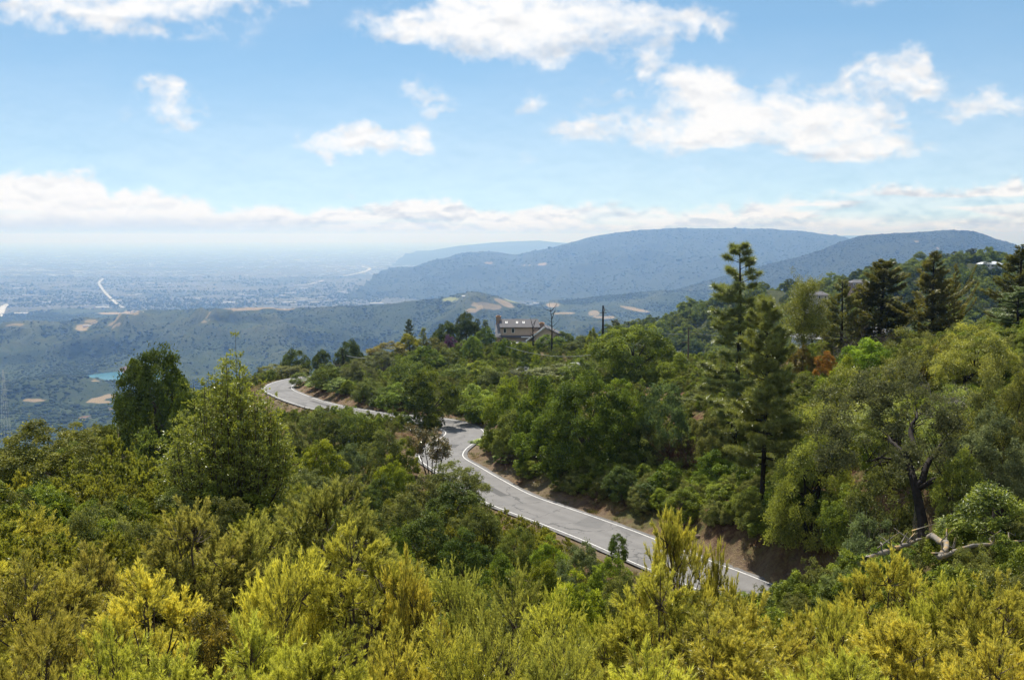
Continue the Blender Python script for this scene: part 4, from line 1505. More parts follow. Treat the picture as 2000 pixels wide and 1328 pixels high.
def place(kind, px, top, D, wpx, label, tint=None, name=None, cat=None, dep=1.0, var=None, hscale=1.0, group=None, lean=0.0, real=None, rz=None, crown_name=None, minh=0.8):
    """stand a plant where the view's column px meets the ground at distance D; its top reaches the row top"""
    if D < 0:
        D = hit(px, -D)
        for _q in range(40):
            if road_near(at(px, 900, D)[0], D)[0][0] > 4.9 + wpx / FPX * D * .22:
                break
            D += .5
    x = at(px, top, D)[0]
    gz = float(ground_z(np.array([x]), np.array([D * 1.0]))[0])
    zt = zat(top, D)
    h = (zt - gz) * hscale
    if h < minh:
        WARN.append((label, round(h, 2)))
        h = minh
    w = wpx / FPX * D
    metas = PROTO[kind]
    i = USED.get(kind, 0) if var is None else var
    USED[kind] = i + 1
    cm, tm = metas[i % len(metas)]
    rr = np.random.default_rng(int(px * 7 + top * 13 + D))
    nm = name or {'oak': 'oak_tree', 'dark': 'evergreen_shrub', 'bay': 'bay_tree', 'dome': 'shrub', 'olive': 'shrub', 'sage': 'sage_shrub', 'bright': 'shrub', 'egg': 'small_tree', 'purple': 'plum_tree',
                  'orange': 'orange_shrub', 'flat': 'low_shrub', 'glossy': 'laurel_shrub', 'bigleaf': 'laurel_shrub', 'chamise': 'chamise_shrub', 'wispy': 'chamise_shrub', 'broom': 'broom_shrub', 'dead': 'dead_shrub',
                  'pine': 'pine_tree', 'cypress': 'cypress_tree'}[kind.split('_')[0]]
    e = empty(nm, (x, D, gz - .05), rr.uniform(0, 6.283) if rz is None else rz)
    tag(e, label, cat or ('tree' if nm.endswith('tree') else 'shrub'), group)
    if real is None:
        sx = w * 1.0
        e.scale = (sx, sx * dep, h * 1.0)
    else:
        e.scale = (w / real[0], w / real[0], h / real[1])
    c = link(crown_name or ('twigs' if kind.startswith('dead') else 'crown'), cm, e)
    col = np.array(tint if tint is not None else (1, 1, 1), float) * rr.uniform(.9, 1.1) * rr.uniform(.97, 1.03, 3)
    c.color = (*[float(q) for q in col], 1)
    t = link('stems' if tm.name.startswith('stems') else 'trunk', tm, e) if tm is not None else None
    lim = 1.5 if kind.startswith('glossy') else 1.2
    if h > lim * w and kind.split('_')[0] not in ('egg', 'bay', 'chamise', 'wispy', 'dead'):
        k = lim * w / h                      # taller than wide: the leafy crown sits up on its stems
        for q in (c, t):
            if q is not None:
                q.scale = (1, 1, k)
                q.location = (0, 0, 1 - k)
    return e
# ================================================================ the plants of the photograph
P = place
G_FRONT = 'feathery yellow shrubs in the foreground'
G_LEFT = 'leafy green shrubs on the left slope'
G_MID = 'shrubs on the slope below the road'
G_BANK = 'trees and shrubs above the road cut'
G_RIDGE = 'trees and shrubs on the ridge round the house'
G_RIGHT = 'laurels and oaks on the right-hand slope'
YEL, GOLD, PALE, LIME = (1, 1, 1), (1.02, .97, 1.0), (.76, .80, 1.1), (.94, 1.01, .95)
FRONT = [
    ('chamise_l', 1325, 1008, 25, 150, 'tall feathery yellow shrub standing in front of the lower road', YEL),
    ('chamise_m', 1412, 1066, 25.5, 78, 'smaller yellow shrub leaning right beside the tall one before the road', YEL),
    ('chamise_l', 1292, 1128, 16, 290, 'bright yellow bush just below the tall feathery shrub before the road', YEL),
    ('chamise_l', 1460, 1168, 16.5, 240, 'bright yellow bush hiding the foot of the lower road', YEL),
    ('chamise_m', 1590, 1188, 17.5, 150, 'yellow plumed bush right of the last visible road edge', YEL),
    ('chamise_l', 1400, 1225, 10.5, 380, 'wide bright yellow bush in the bottom edge right of the middle', YEL),
    ('chamise_m', 1250, 1262, 9.5, 230, 'yellow bush at the bottom edge left of the wide bright one', LIME),
    ('chamise_l', 1735, 1085, 19, 220, 'yellow bush below the orange-lichened fallen limb', YEL),
    ('chamise_m', 1835, 1120, 17.5, 180, 'yellow bush between two others below the lichened limb', LIME),
    ('chamise_l', 1950, 1130, 16, 210, 'yellow bush at the right edge under the large-leaved laurel', YEL),
    ('chamise_m', 1640, 1195, 13, 200, 'lime yellow bush right of the wide bottom bush', LIME),
    ('chamise_l', 1790, 1205, 12, 300, 'broad yellow bush low in the right-hand corner', YEL),
    ('chamise_m', 1960, 1235, 10.5, 230, 'yellow bush in the bottom right corner', GOLD),
    ('chamise_m', 1660, 1262, 9.5, 250, 'greenish yellow bush at the bottom edge right of the centre', LIME),
    ('chamise_l', 690, 1048, 21, 310, 'big rounded yellow shrub with a dark open heart and bare trunk', YEL),
    ('chamise_m', 560, 1085, 20, 170, 'yellow shrub tucked against the left of the dark-hearted one', YEL),
    ('chamise_m', 800, 1090, 20.5, 130, 'yellow shrub tucked against the right of the dark-hearted one', GOLD),
    ('chamise_l', 372, 985, 27, 200, 'pale straw-coloured feathery shrub below the tall glossy bush', PALE),
    ('chamise_l', 625, 945, 31, 230, 'pale yellow plumed shrub right of the tall glossy bush', PALE),
    ('chamise_m', 480, 1010, 28, 150, 'straw-green feathery shrub under the dark foot of the glossy bush', PALE),
    ('chamise_m', 540, 1120, 16, 150, 'yellow shrub in front of the pale straw-coloured one', LIME),
    ('chamise_l', 285, 1112, 18.5, 240, 'flat-topped golden shrub with green underparts', GOLD),
    ('chamise_m', 60, 1095, 21, 220, 'dull brownish yellow shrub at the left edge', (.86, .84, 1.0)),
    ('chamise_m', 170, 1075, 24, 150, 'dull straw shrub behind the flat-topped golden one', (.85, .85, 1.1)),
    ('chamise_m', 90, 1195, 13, 250, 'brownish yellow shrub low at the left edge', (.88, .86, .95)),
    ('chamise_m', 200, 1235, 11.5, 220, 'yellow-green shrub left of the bare-stemmed gap at the bottom', LIME),
    ('chamise_l', 345, 1270, 9.5, 270, 'yellow shrub at the bottom edge under the round-leaved manzanita', LIME),
    ('chamise_m', 500, 1215, 12, 200, 'lime yellow shrub right of the round-leaved manzanita', LIME),
    ('chamise_l', 600, 1250, 10.5, 290, 'broad lime yellow shrub at the bottom edge left of the middle', LIME),
    ('chamise_m', 60, 1275, 9, 240, 'brownish shrub in the bottom left corner', (.86, .86, .95)),
    ('chamise_m', 770, 1235, 11.5, 200, 'yellow shrub at the bottom below the dark-hearted one', YEL),
    ('wispy', 890, 1110, 21, 170, 'wispy greenish shrub right of the dark-hearted yellow one', (0.79, 0.88, 0.99)),
    ('wispy', 985, 1125, 20, 190, 'wispy grey-green shrub in the middle of the foreground', (0.79, 0.85, 1.04)),
    ('wispy', 1085, 1155, 18, 180, 'wispy yellow-green shrub left of the tall one before the road', (0.92, 0.98, 0.88)),
    ('wispy', 1190, 1180, 16, 170, 'wispy olive shrub beside the bright yellow bush', (0.90, 0.94, 0.88)),
    ('wispy', 860, 1225, 12, 230, 'wispy yellow-green shrub at the bottom middle', (0.96, 1.00, 0.88)),
    ('wispy', 985, 1215, 12.5, 210, 'wispy grey-green shrub at the bottom middle with thin bare stems', (0.77, 0.83, 0.99)),
    ('wispy', 1105, 1240, 11.5, 210, 'wispy olive shrub at the bottom left of the yellow bushes', (0.84, 0.90, 0.94)),
    ('wispy', 930, 1282, 8.8, 240, 'wispy yellow shrub against the bottom edge in the middle', (1.02, 1.06, 0.88)),
    ('chamise_m', 1090, 1292, 8.4, 210, 'yellow-green shrub against the bottom edge right of the wispy one', (.75, .85, .9)),
    ('bigleaf', 420, 1190, 14.5, 120, 'round-leaved manzanita with green, yellow and red leaves', (1.1, .85, .75)),
    ('dead_red', 1264, 1070, 23.5, 46, 'bare rust-red twigs at the left of the tall yellow shrub', None),
    ('dead_grey', 1205, 1262, 10.2, 130, 'bare grey twiggy shrub at the bottom edge left of the bright bush', None),
    ('dead_grey', 235, 1185, 13.2, 110, 'bare grey stems under the flat-topped golden shrub', None),
    ('dead_grey', 862, 1108, 20, 70, 'grey dead twigs among the wispy green shrubs', None),
    ('dead_grey', 985, 1150, 16, 70, 'bare pale stems standing in the wispy grey-green shrub', None),
    ('dead_grey', 1010, 1215, 12, 60, 'bare pale twigs at the bottom middle among wispy shrubs', None),
    ('dead_brown', 690, 1120, 17, 110, 'dark bare twigs in the heart of the big yellow shrub', None),
    ('dead_brown', 400, 1120, 18, 90, 'dark bare twigs under the pale straw-coloured shrub', None),
    ('dead_grey', 130, 1120, 17, 80, 'grey bare twigs among the dull shrubs at the left', None),
    ('dead_grey', 1500, 1190, 13, 60, 'grey bare twigs between the bright bushes by the road', None),
    ('dead_grey', 1960, 1262, 9.6, 110, 'pale dead branch among yellow bushes in the right corner', None),
]
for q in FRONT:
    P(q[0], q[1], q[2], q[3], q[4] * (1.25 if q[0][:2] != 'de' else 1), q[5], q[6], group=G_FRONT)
LEFT = [
    ('olive_l', 95, 822, 62, 290, 'big rounded olive shrub on the left skyline', (.95, .92, .62)),
    ('broom_m', 225, 850, 60, 120, 'olive shrub right of the big rounded one on the left skyline', None),
    ('broom_m', 40, 925, 48, 130, 'upright olive shrub at the left edge under the skyline one', (1.1, 1, 1)),
    ('broom_m', 130, 905, 50, 110, 'upright green shrub below the big rounded olive one', None),
    ('broom_m', 215, 900, 49, 110, 'upright dark green shrub in the middle of the left slope', (.85, .9, 1)),
    ('broom_m', 285, 895, 50, 110, 'upright green shrub left of the glossy bush', (.9, .95, 1)),
    ('broom_m', 60, 985, 39, 120, 'yellowish upright shrub at the left edge', (1.15, 1.05, 1)),
    ('broom_m', 150, 965, 41, 120, 'tall green shrub with pointed tips in the left slope', None),
    ('broom_m', 235, 970, 40, 110, 'dark green pointed shrub left of the straw-coloured one', (.85, .92, 1)),
    ('broom_m', 30, 1045, 31, 130, 'green shrub at the left edge above the dull yellow ones', None),
    ('broom_m', 120, 1040, 31, 120, 'deep green shrub above the dull straw shrub', (.82, .9, .9)),
    ('broom_m', 215, 1035, 32, 120, 'green shrub above the flat-topped golden shrub', (.9, 1, .9)),
    ('broom_m', 285, 1020, 33, 100, 'pale green shrub between the golden and the straw shrubs', (1, 1, 1.2)),
    ('glossy_m', 335, 955, 40, 120, 'glinting glossy shrub at the left foot of the tall glossy bush', (.85, .95, 1.2)),
    ('broom_m', 350, 890, 52, 100, 'green shrub behind the left side of the glossy bush', (.85, .95, 1)),
    ('bay', 303, 688, 84, 190, 'dark dense bay tree left of the tall glossy bush', (1.1, 1.05, .9)),
    ('bay', 357, 770, 78, 76, 'small dark evergreen between the bay tree and the glossy bush', (1.15, 1.1, .9)),
    ('dead_brown', 205, 812, 88, 66, 'purplish brown bare shrub left of the bay tree', None),
    ('flat_s', 185, 828, 84, 80, 'low olive shrub below the purplish brown bare one', (.9, .95, .8)),
    ('broom_m', 290, 838, 70, 90, 'rounded grey-green shrub under the bay tree', (.75, .9, 1.3)),
    ('dead_brown', 248, 842, 76, 50, 'dark brown bare shrub at the foot of the bay tree', None),
]
for q in LEFT:
    P(q[0], q[1], q[2], q[3], q[4], q[5], q[6], group=G_LEFT)
MID = [
    ('olive_m', 562, 826, 118, 90, 'grey-green shrub right of the glossy bush below the far road', None),
    ('olive_m', 615, 802, 128, 90, 'green shrub against the downhill edge of the far road', (.9, 1, .8)),
    ('dark_m', 652, 818, 124, 70, 'greyish dark shrub in the row under the far road', (1.3, 1.2, 1.2)),
    ('olive_m', 690, 797, 130, 84, 'rounded green shrub poking up in front of the far road', (.85, .95, .75)),
    ('dome_s', 716, 822, 126, 60, 'dark green shrub ending the row under the far road', (.75, .8, .8)),
    ('dark_m', 800, 812, 146, 46, 'dark bush beside the leaning post at the road', (1.1, 1.1, 1)),
    ('bright_m', 627, 860, 102, 96, 'bright yellow-green dome on the slope below the far road', (1.25, 1.1, .8)),
    ('olive_m', 600, 915, 86, 90, 'olive shrub between the glossy bush and the plumed yellow one', None),
    ('sage_m', 680, 868, 106, 70, 'grey-green mound right of the bright yellow-green dome', (.8, .9, .8)),
    ('olive_m', 742, 842, 112, 96, 'wide grey-green dome below the reddish road shoulder', (.9, 1, .85)),
    ('bright_m', 790, 855, 114, 60, 'light green shrub left of the small madrone', None),
    ('bright_m', 760, 890, 102, 70, 'low lime green bush below the wide grey-green dome', (1.2, 1.1, .7)),
    ('dead_grey', 716, 914, 94, 36, 'small mound of dead grey twigs on the slope', None),
    ('dark_m', 748, 928, 88, 66, 'small dark dome right of the dead grey mound', (1.2, 1.2, 1.1)),
    ('dark_m', 722, 948, 82, 56, 'small grey-green ball of a shrub under the small dark dome', (1.5, 1.4, 1.5)),
    ('olive_m', 682, 930, 86, 80, 'olive shrub left of the dead grey mound', None),
    ('bright_m', 785, 915, 92, 60, 'fresh green shrub below the foot of the madrone', None),
    ('olive_m', 888, 903, 97, 130, 'tall grey-olive shrub hiding the downhill edge of the road bend', (.95, 1, 1)),
    ('olive_m', 825, 928, 88, 100, 'olive shrub left of the tall grey-olive one at the bend', None),
    ('dark_m', 885, 945, 84, 120, 'dark green shrub under the tall grey-olive one', (1.2, 1.15, 1)),
    ('olive_m', 785, 965, 77, 100, 'grey-green shrub below the fresh green one', None),
    ('dark_m', 830, 1000, 70, 120, 'dark shaded shrub at the back of the yellow foreground', (1.15, 1.1, 1)),
    ('olive_m', 945, 985, 74, 104, 'rounded grey-green shrub by the near edge of the road', (.85, .95, .8)),
    ('dark_m', 905, 1035, 64, 110, 'dark shrub in front of the rounded grey-green one', (1.15, 1.15, 1)),
    ('olive_m', 1012, 1028, 67, 84, 'olive shrub right of the rounded grey-green one by the road', (.9, 1, .75)),
    ('bright_m', 980, 1080, 55, 100, 'green shrub in the hollow behind the wispy foreground', (.8, .85, .9)),
    ('bright_m', 1075, 1048, 62, 80, 'fresh green shrub right of the olive one by the road', None),
    ('sage_m', 1135, 1060, 57, 110, 'grey-green twiggy shrub near the lower road', (.8, .9, .8)),
    ('bright_m', 1060, 1095, 50, 110, 'yellow-green shrub behind the wispy foreground', (1.1, 1, .9)),
    ('bright_m', 1195, 1085, 46, 90, 'bright green shrub left of the rust-red twigs', None),
    ('dark_m', 1208, 1042, 62, 46, 'small dark bush seen against the grey of the lower road', (1.3, 1.3, 1.1)),
    ('bright_m', 1125, 1115, 42, 120, 'lime green shrub above the wispy yellow-green one', (1.15, 1.05, .8)),
    ('olive_m', 1225, 1115, 36, 100, 'grey-olive shrub under the rust-red twigs', None),
    ('dome_s', 660, 985, 72, 80, 'dark green shrub behind the pale plumed shrub', (.8, .85, .8)),
    ('olive_m', 720, 1000, 66, 100, 'green shrub behind the right side of the plumed shrub', (.8, .9, .8)),
    ('dome_s', 765, 1030, 58, 90, 'deep green shrub behind the dark-hearted yellow shrub', (.75, .8, .8)),
]
for q in MID:
    P(q[0], q[1], q[2], q[3], q[4], q[5], q[6], group=G_MID)
BANK = [
    ('oak_m', 838, 722, 150.5, 118, 'dark round oak standing at the outer edge of the road bend', (.75, .82, .8)),
    ('oak_m', 930, 752, -872, 118, 'bright oak leaning over the inside of the road bend', (1.1, 1.1, .9)),
    ('dome_l', 1150, 735, -930, 200, 'large dense dark green oak over the road cut', (.72, .82, .7)),
    ('dome_l', 1215, 748, -925, 130, 'green oak at the right shoulder of the large dense one', (.95, 1.05, .8)),
    ('dome_m', 1060, 738, -885, 130, 'green oak left of the large dense one above the cut', (.95, 1.05, .85)),
    ('dome_m', 990, 742, -870, 100, 'pale green tree behind the oak leaning over the bend', (1.05, 1.05, .9)),
    ('olive_m', 1000, 800, -890, 90, 'olive shrub under the leaning oak', (.9, 1, .7)),
    ('dome_m', 1050, 815, -922, 110, 'dark green shrub left of the large oak over the cut', (.8, .9, .7)),
    ('dead_brown', 1002, 862, -908, 60, 'grey-brown bare shrub hanging over the road cut', None),
    ('dome_s', 948, 868, -922, 64, 'leafy shrub at the tip of the bank inside the bend', (1.05, 1.1, .8)),
    ('bright_m', 1040, 898, -938, 66, 'light green shrub half way down the road cut', None),
    ('dome_s', 985, 890, -930, 50, 'small green shrub on the earth bank inside the bend', (.9, 1, .8)),
    ('dome_s', 1100, 900, -952, 64, 'dark leafy shrub on the bank under the large oak', (.8, .9, .7)),
    ('olive_m', 1090, 940, -958, 36, 'small olive bush low on the earth bank', None),
    ('sage_m', 1292, 752, -915, 116, 'silvery green tree right of the large dense oak', (.75, .95, .75)),
    ('olive_m', 1262, 830, -935, 110, 'greyish olive shrub right of the large dense oak', (.85, .9, .85)),
    ('dead_red', 1322, 815, -935, 110, 'reddish brown leafless shrub above the road cut', None),
    ('dead_red', 1362, 850, -935, 80, 'dark red-brown leafless shrub left of the pines', None),
    ('dark_m', 1215, 910, -975, 80, 'dark green shrub in the shade on the road cut', (1.1, 1.1, 1)),
    ('dark_m', 1270, 935, -988, 80, 'dark ferny shrub on the shaded bank', (1.2, 1.2, 1)),
    ('bright_m', 1335, 955, -1012, 80, 'olive green dome on the bank left of the near pine trunk', (.95, .9, .9)),
    ('dome_s', 1300, 900, -972, 80, 'green shrub under the reddish brown leafless one', (.8, .9, .8)),
    ('dome_m', 1400, 880, -965, 100, 'green shrub at the foot of the far pine', (.75, .85, .75)),
    ('bright_m', 1412, 935, -990, 80, 'bright-leaved shrub left of the near pine trunk', None),
    ('olive_m', 1395, 815, -930, 80, 'grey-green shrub left of the far pine', None),
    ('olive_m', 1150, 860, -942, 90, 'olive shrub in front of the large dense oak', (.9, 1, .7)),
]
for q in BANK:
    P(q[0], q[1], q[2], q[3], q[4], q[5], q[6], group=G_BANK)
RIDGE = [
    ('olive_m', 530, 712, 262, 66, 'olive shrub behind the far end of the road', None),
    ('dark_oak', 576, 684, 275, 66, 'dark round oak beyond the far road bend', (1.25, 1.15, 1)),
    ('flat_s', 572, 712, 255, 64, 'pale olive mound between the far road and the round oak', (1, 1, 1)),
    ('dark_oak', 628, 684, 285, 40, 'dark windswept tree right of the round oak at the bend', None),
    ('dead_brown', 648, 688, 270, 60, 'brown-grey bare tree below the dark windswept one', None),
    ('dark_oak', 682, 666, 300, 64, 'dark flat-topped oak on the skyline of the ridge', None),
    ('olive_m', 762, 668, 275, 92, 'brownish olive oak on the ridge right of the flat-topped one', (1.05, .9, .7)),
    ('sage_m', 742, 684, 255, 66, 'pale grey-green shrub below the brownish olive oak', None),
    ('egg_m', 800, 652, 280, 60, 'yellow-green tree under the small dark fir', (1.2, 1.0, .9)),
    ('olive_m', 850, 660, 282, 50, 'brownish green shrub left of the purple plum', (.95, .85, .75)),
    ('dark_oak', 872, 630, 312, 60, 'dark oak left of the big skyline oak by the house', (1.1, 1.05, 1)),
    ('dark_oak', 912, 612, 322, 60, 'big dark round oak on the skyline left of the house', (1.05, 1.0, .9)),
    ('dark_m', 948, 640, 308, 46, 'dark green bush against the left wall of the house', (1.3, 1.3, 1.1)),
    ('purple_m', 880, 655, 285, 42, 'purple-leaved plum tree on the ridge', None),
    ('bright_m', 905, 664, 275, 44, 'green bush right of the purple plum', (.75, .85, .9)),
    ('dome_m', 832, 676, 245, 82, 'round green oak in the middle of the ridge', (.95, 1.05, .9)),
    ('olive_m', 872, 680, 250, 56, 'olive green oak right of the round one on the ridge', (.9, 1, .75)),
    ('olive_m', 796, 698, -785, 96, 'grey-green domed oak over the road cut of the ridge', (.8, .9, .75)),
    ('dead_brown', 757, 690, 245, 40, 'reddish brown bare shrub between the domed oaks', None),
    ('sage_m', 700, 705, -762, 72, 'pale twiggy oak above the far road', (.85, .85, .75)),
    ('olive_m', 640, 710, -762, 70, 'green oak above the inside of the far bend', (.85, 1, .75)),
    ('olive_m', 590, 728, -775, 56, 'rounded shrub at the inside tip of the far bend', (.9, 1.05, .75)),
    ('dome_s', 622, 742, -785, 60, 'shrub on the earth cut of the far bend', (.85, .95, .9)),
    ('olive_m', 665, 738, -788, 66, 'shrub hanging over the red earth of the far cut', (.85, 1, .75)),
    ('olive_m', 722, 740, -792, 76, 'dense shrub above the middle of the far cut', (.85, 1, .75)),
    ('dome_m', 775, 748, -800, 80, 'dark shrub above the shaded part of the far cut', (.75, .85, .75)),
    ('dome_s', 742, 768, -797, 50, 'small dark shrub half way down the far cut', (.7, .8, .75)),
    ('egg_m', 924, 656, 268, 48, 'sage green conical tree below the big skyline oak', (.62, .68, .95)),
    ('egg_m', 984, 662, 268, 52, 'green upright tree in front of the house', (.75, .82, .8)),
    ('egg_m', 1022, 668, 262, 56, 'green upright tree before the low grey roof', (.8, .85, .8)),
    ('bright_m', 936, 704, 220, 64, 'yellow-green dome below the sage green cone', (1.1, 1.05, .8)),
    ('olive_m', 890, 712, 214, 62, 'olive dome left of the yellow-green one on the ridge', (.85, 1, .75)),
    ('sage_m', 1090, 712, 196, 120, 'wide grey-olive thicket below the dead tree', (.9, .9, .8)),
    ('sage_m', 1005, 722, 205, 60, 'grey low shrub left of the wide grey-olive thicket', (.9, .9, 1)),
    ('egg_m', 1047, 688, 232, 20, 'narrow lime green shrub in front of the dead tree', (1.3, 1.2, .9)),
    ('egg_m', 1074, 654, 300, 60, 'green tree right of the house front', (.72, .8, .85)),
    ('dark_m', 1100, 648, 318, 50, 'dark green tree behind the dead tree', (1.4, 1.3, 1.1)),
    ('olive_m', 1132, 656, 300, 56, 'brownish tree right of the dead tree', (.8, .85, .7)),
    ('egg_m', 1158, 642, 290, 32, 'narrow yellowish tree left of the dark utility pole', (1.1, .95, 1)),
    ('dead_red', 1145, 690, 236, 60, 'pinkish brown bare shrub beside the grey shed roof', None),
    ('oak_l', 1235, 636, 178, 168, 'big round oak with a dark trunk right of the utility pole', (.95, .95, .75)),
    ('dome_m', 1322, 690, 168, 76, 'bright green oak behind the big round one', (1.15, 1.15, .9)),
    ('dome_m', 1130, 700, 185, 90, 'green oak under the grey shed roof', (1, 1.08, .9)),
    ('olive_m', 960, 720, 196, 70, 'green shrub under the white-flowered bush', (.9, 1, .75)),
    ('flat_s', 1200, 668, 255, 60, 'olive shrub at the foot of the dark cypress by the pole', (.9, .95, .8)),
]
for q in RIDGE:
    P(q[0], q[1], q[2], q[3], q[4], q[5], q[6], group=G_RIDGE)
RIGHT = [
    ('glossy_l', 1660, 722, 84, 190, 'shining broad-leaved laurel below the orange shrub', (1, 1, 1)),
    ('glossy_l', 1790, 648, 84, 150, 'glinting laurel on the skyline of the right slope', (1.0, 1.0, 1.1)),
    ('glossy_l', 1900, 636, 78, 170, 'glinting laurel on the right skyline under the leaning cypress', (1.05, 1.0, 1.1)),
    ('glossy_m', 1845, 660, 84, 90, 'small laurel between two larger ones on the right skyline', (1.1, 1.0, 1)),
    ('glossy_l', 1590, 800, 74, 180, 'laurel with drooping boughs right of the near pine', (.95, 1, .9)),
    ('glossy_l', 1745, 770, 72, 190, 'tall laurel in the middle of the right slope', (.9, .95, .9)),
    ('glossy_l', 1965, 700, 60, 190, 'pale laurel hung with grey lichen at the right edge', (.95, .95, 1.3)),
    ('glossy_l', 1870, 760, 64, 180, 'laurel hiding a dark hollow in the right slope', (.8, .85, .9)),
    ('sage_m', 1945, 800, 56, 150, 'grey lichen-hung oak bough at the right edge', (.75, .75, .75)),
    ('dead_grey', 1785, 830, 54, 200, 'dead grey twiggy crown in the middle of the right slope', None),
    ('dead_grey', 1890, 700, 68, 160, 'grey bare twigs between the laurels of the right skyline', None),
    ('dead_grey', 1700, 840, 57, 130, 'pale bare branches left of the dead grey crown', None),
    ('olive_m', 1740, 900, 56, 160, 'grey-green oak in front of the dead grey crown', (.75, .8, .8)),
    ('glossy_m', 1880, 880, 50, 110, 'glossy shrub right of the dark leaning trunk', (.9, 1, .9)),
    ('bigleaf', 1950, 950, 40, 190, 'large-leaved laurel with dark gaps at the right edge', (.85, .95, .9)),
    ('bigleaf', 1880, 1010, 42, 140, 'large-leaved laurel left of the right edge one', (.8, .9, .9)),
    ('dome_m', 1548, 920, -1065, 120, 'bright-backed green shrub behind the near pine trunk', (.75, .88, .6)),
    ('dark_m', 1540, 985, -1085, 110, 'dark green shrub at the right foot of the near pine', (1.2, 1.25, .9)),
    ('dark_m', 1610, 960, -1090, 120, 'dark green shrub under the drooping laurel', (1.2, 1.2, .9)),
    ('dome_m', 1660, 950, 64, 110, 'pale-leaved shrub below the pale bare branches', (.9, .95, 1.0)),
    ('sage_m', 1700, 1010, 54, 140, 'grey-green shrub above the fallen limb', (.7, .8, .75)),
    ('sage_m', 1612, 1015, -1140, 90, 'grey-green shrub over the red bank by the lower road', (.75, .9, .8)),
    ('olive_m', 1640, 1110, -1200, 110, 'olive shrub at the end of the visible road', (.75, .85, .8)),
    ('dark_m', 1560, 1030, -1120, 80, 'small dark shrub on the red bank by the lower road', (1.3, 1.3, 1.1)),
    ('dark_m', 1800, 1060, 46, 120, 'shaded shrub under the dark leaning trunk', (1.1, 1.1, 1)),
    ('dome_m', 1500, 1002, -1098, 90, 'leafy green shrub over the bare bank beside the feathery yellow one', (.9, .98, .8)),
    ('olive_m', 1470, 960, -1040, 80, 'olive shrub at the foot of the near pine above the cut', (.9, .95, .75)),
    ('dome_m', 1590, 985, -1105, 110, 'deep green shrub in the shade over the lower cut', (.7, .82, .7)),
    ('bright_m', 1650, 995, -1130, 100, 'fresh green shrub over the end of the cut', (.85, .95, .8)),
    ('dome_m', 1740, 1060, -1130, 120, 'green shrub behind the dark fallen limb', (.8, .9, .75)),
    ('glossy_m', 1830, 925, -1060, 130, 'glossy shrub before the dark leaning trunk', (.8, .9, .8)),
    ('bright_m', 1692, 662, 105, 110, 'fresh green bush behind the right slope laurels', (.95, 1.05, .9)),
    ('bright_m', 1655, 694, 98, 66, 'lime green bush right of the orange shrub', (1.25, 1.15, .9)),
    ('orange_m', 1612, 686, 112, 46, 'orange-leaved shrub between the pines and the laurels', (.58, .68, .9)),
    ('olive_m', 1566, 676, 118, 56, 'rusty green shrub left of the orange one', (1.1, .8, .6)),
    ('dead_brown', 1700, 600, 124, 110, 'purplish grey leafless tree before the cypresses', None),
    ('dead_grey', 1640, 640, 125, 60, 'thin leaning tree with sparse leaves behind the orange shrub', None),
    ('olive_m', 1470, 740, 120, 90, 'olive shrub between the two pines', (.9, .9, .8)),
    ('olive_m', 1360, 770, 128, 100, 'grey-green shrub left of the far pine below the wooden pole', (.85, .95, .75)),
    ('olive_m', 1560, 730, 108, 100, 'olive shrub behind the near pine', (.8, .85, .75)),
    ('dome_m', 1960, 640, 92, 110, 'green shrub at the right edge below the dark pine', (.85, .9, .8)),
    ('dome_m', 1480, 880, 90, 100, 'dark shrub between the pine trunks', (.7, .8, .7)),
]
for q in RIGHT:
    P(q[0], q[1], q[2], q[3], q[4], q[5], q[6], group=G_RIGHT)

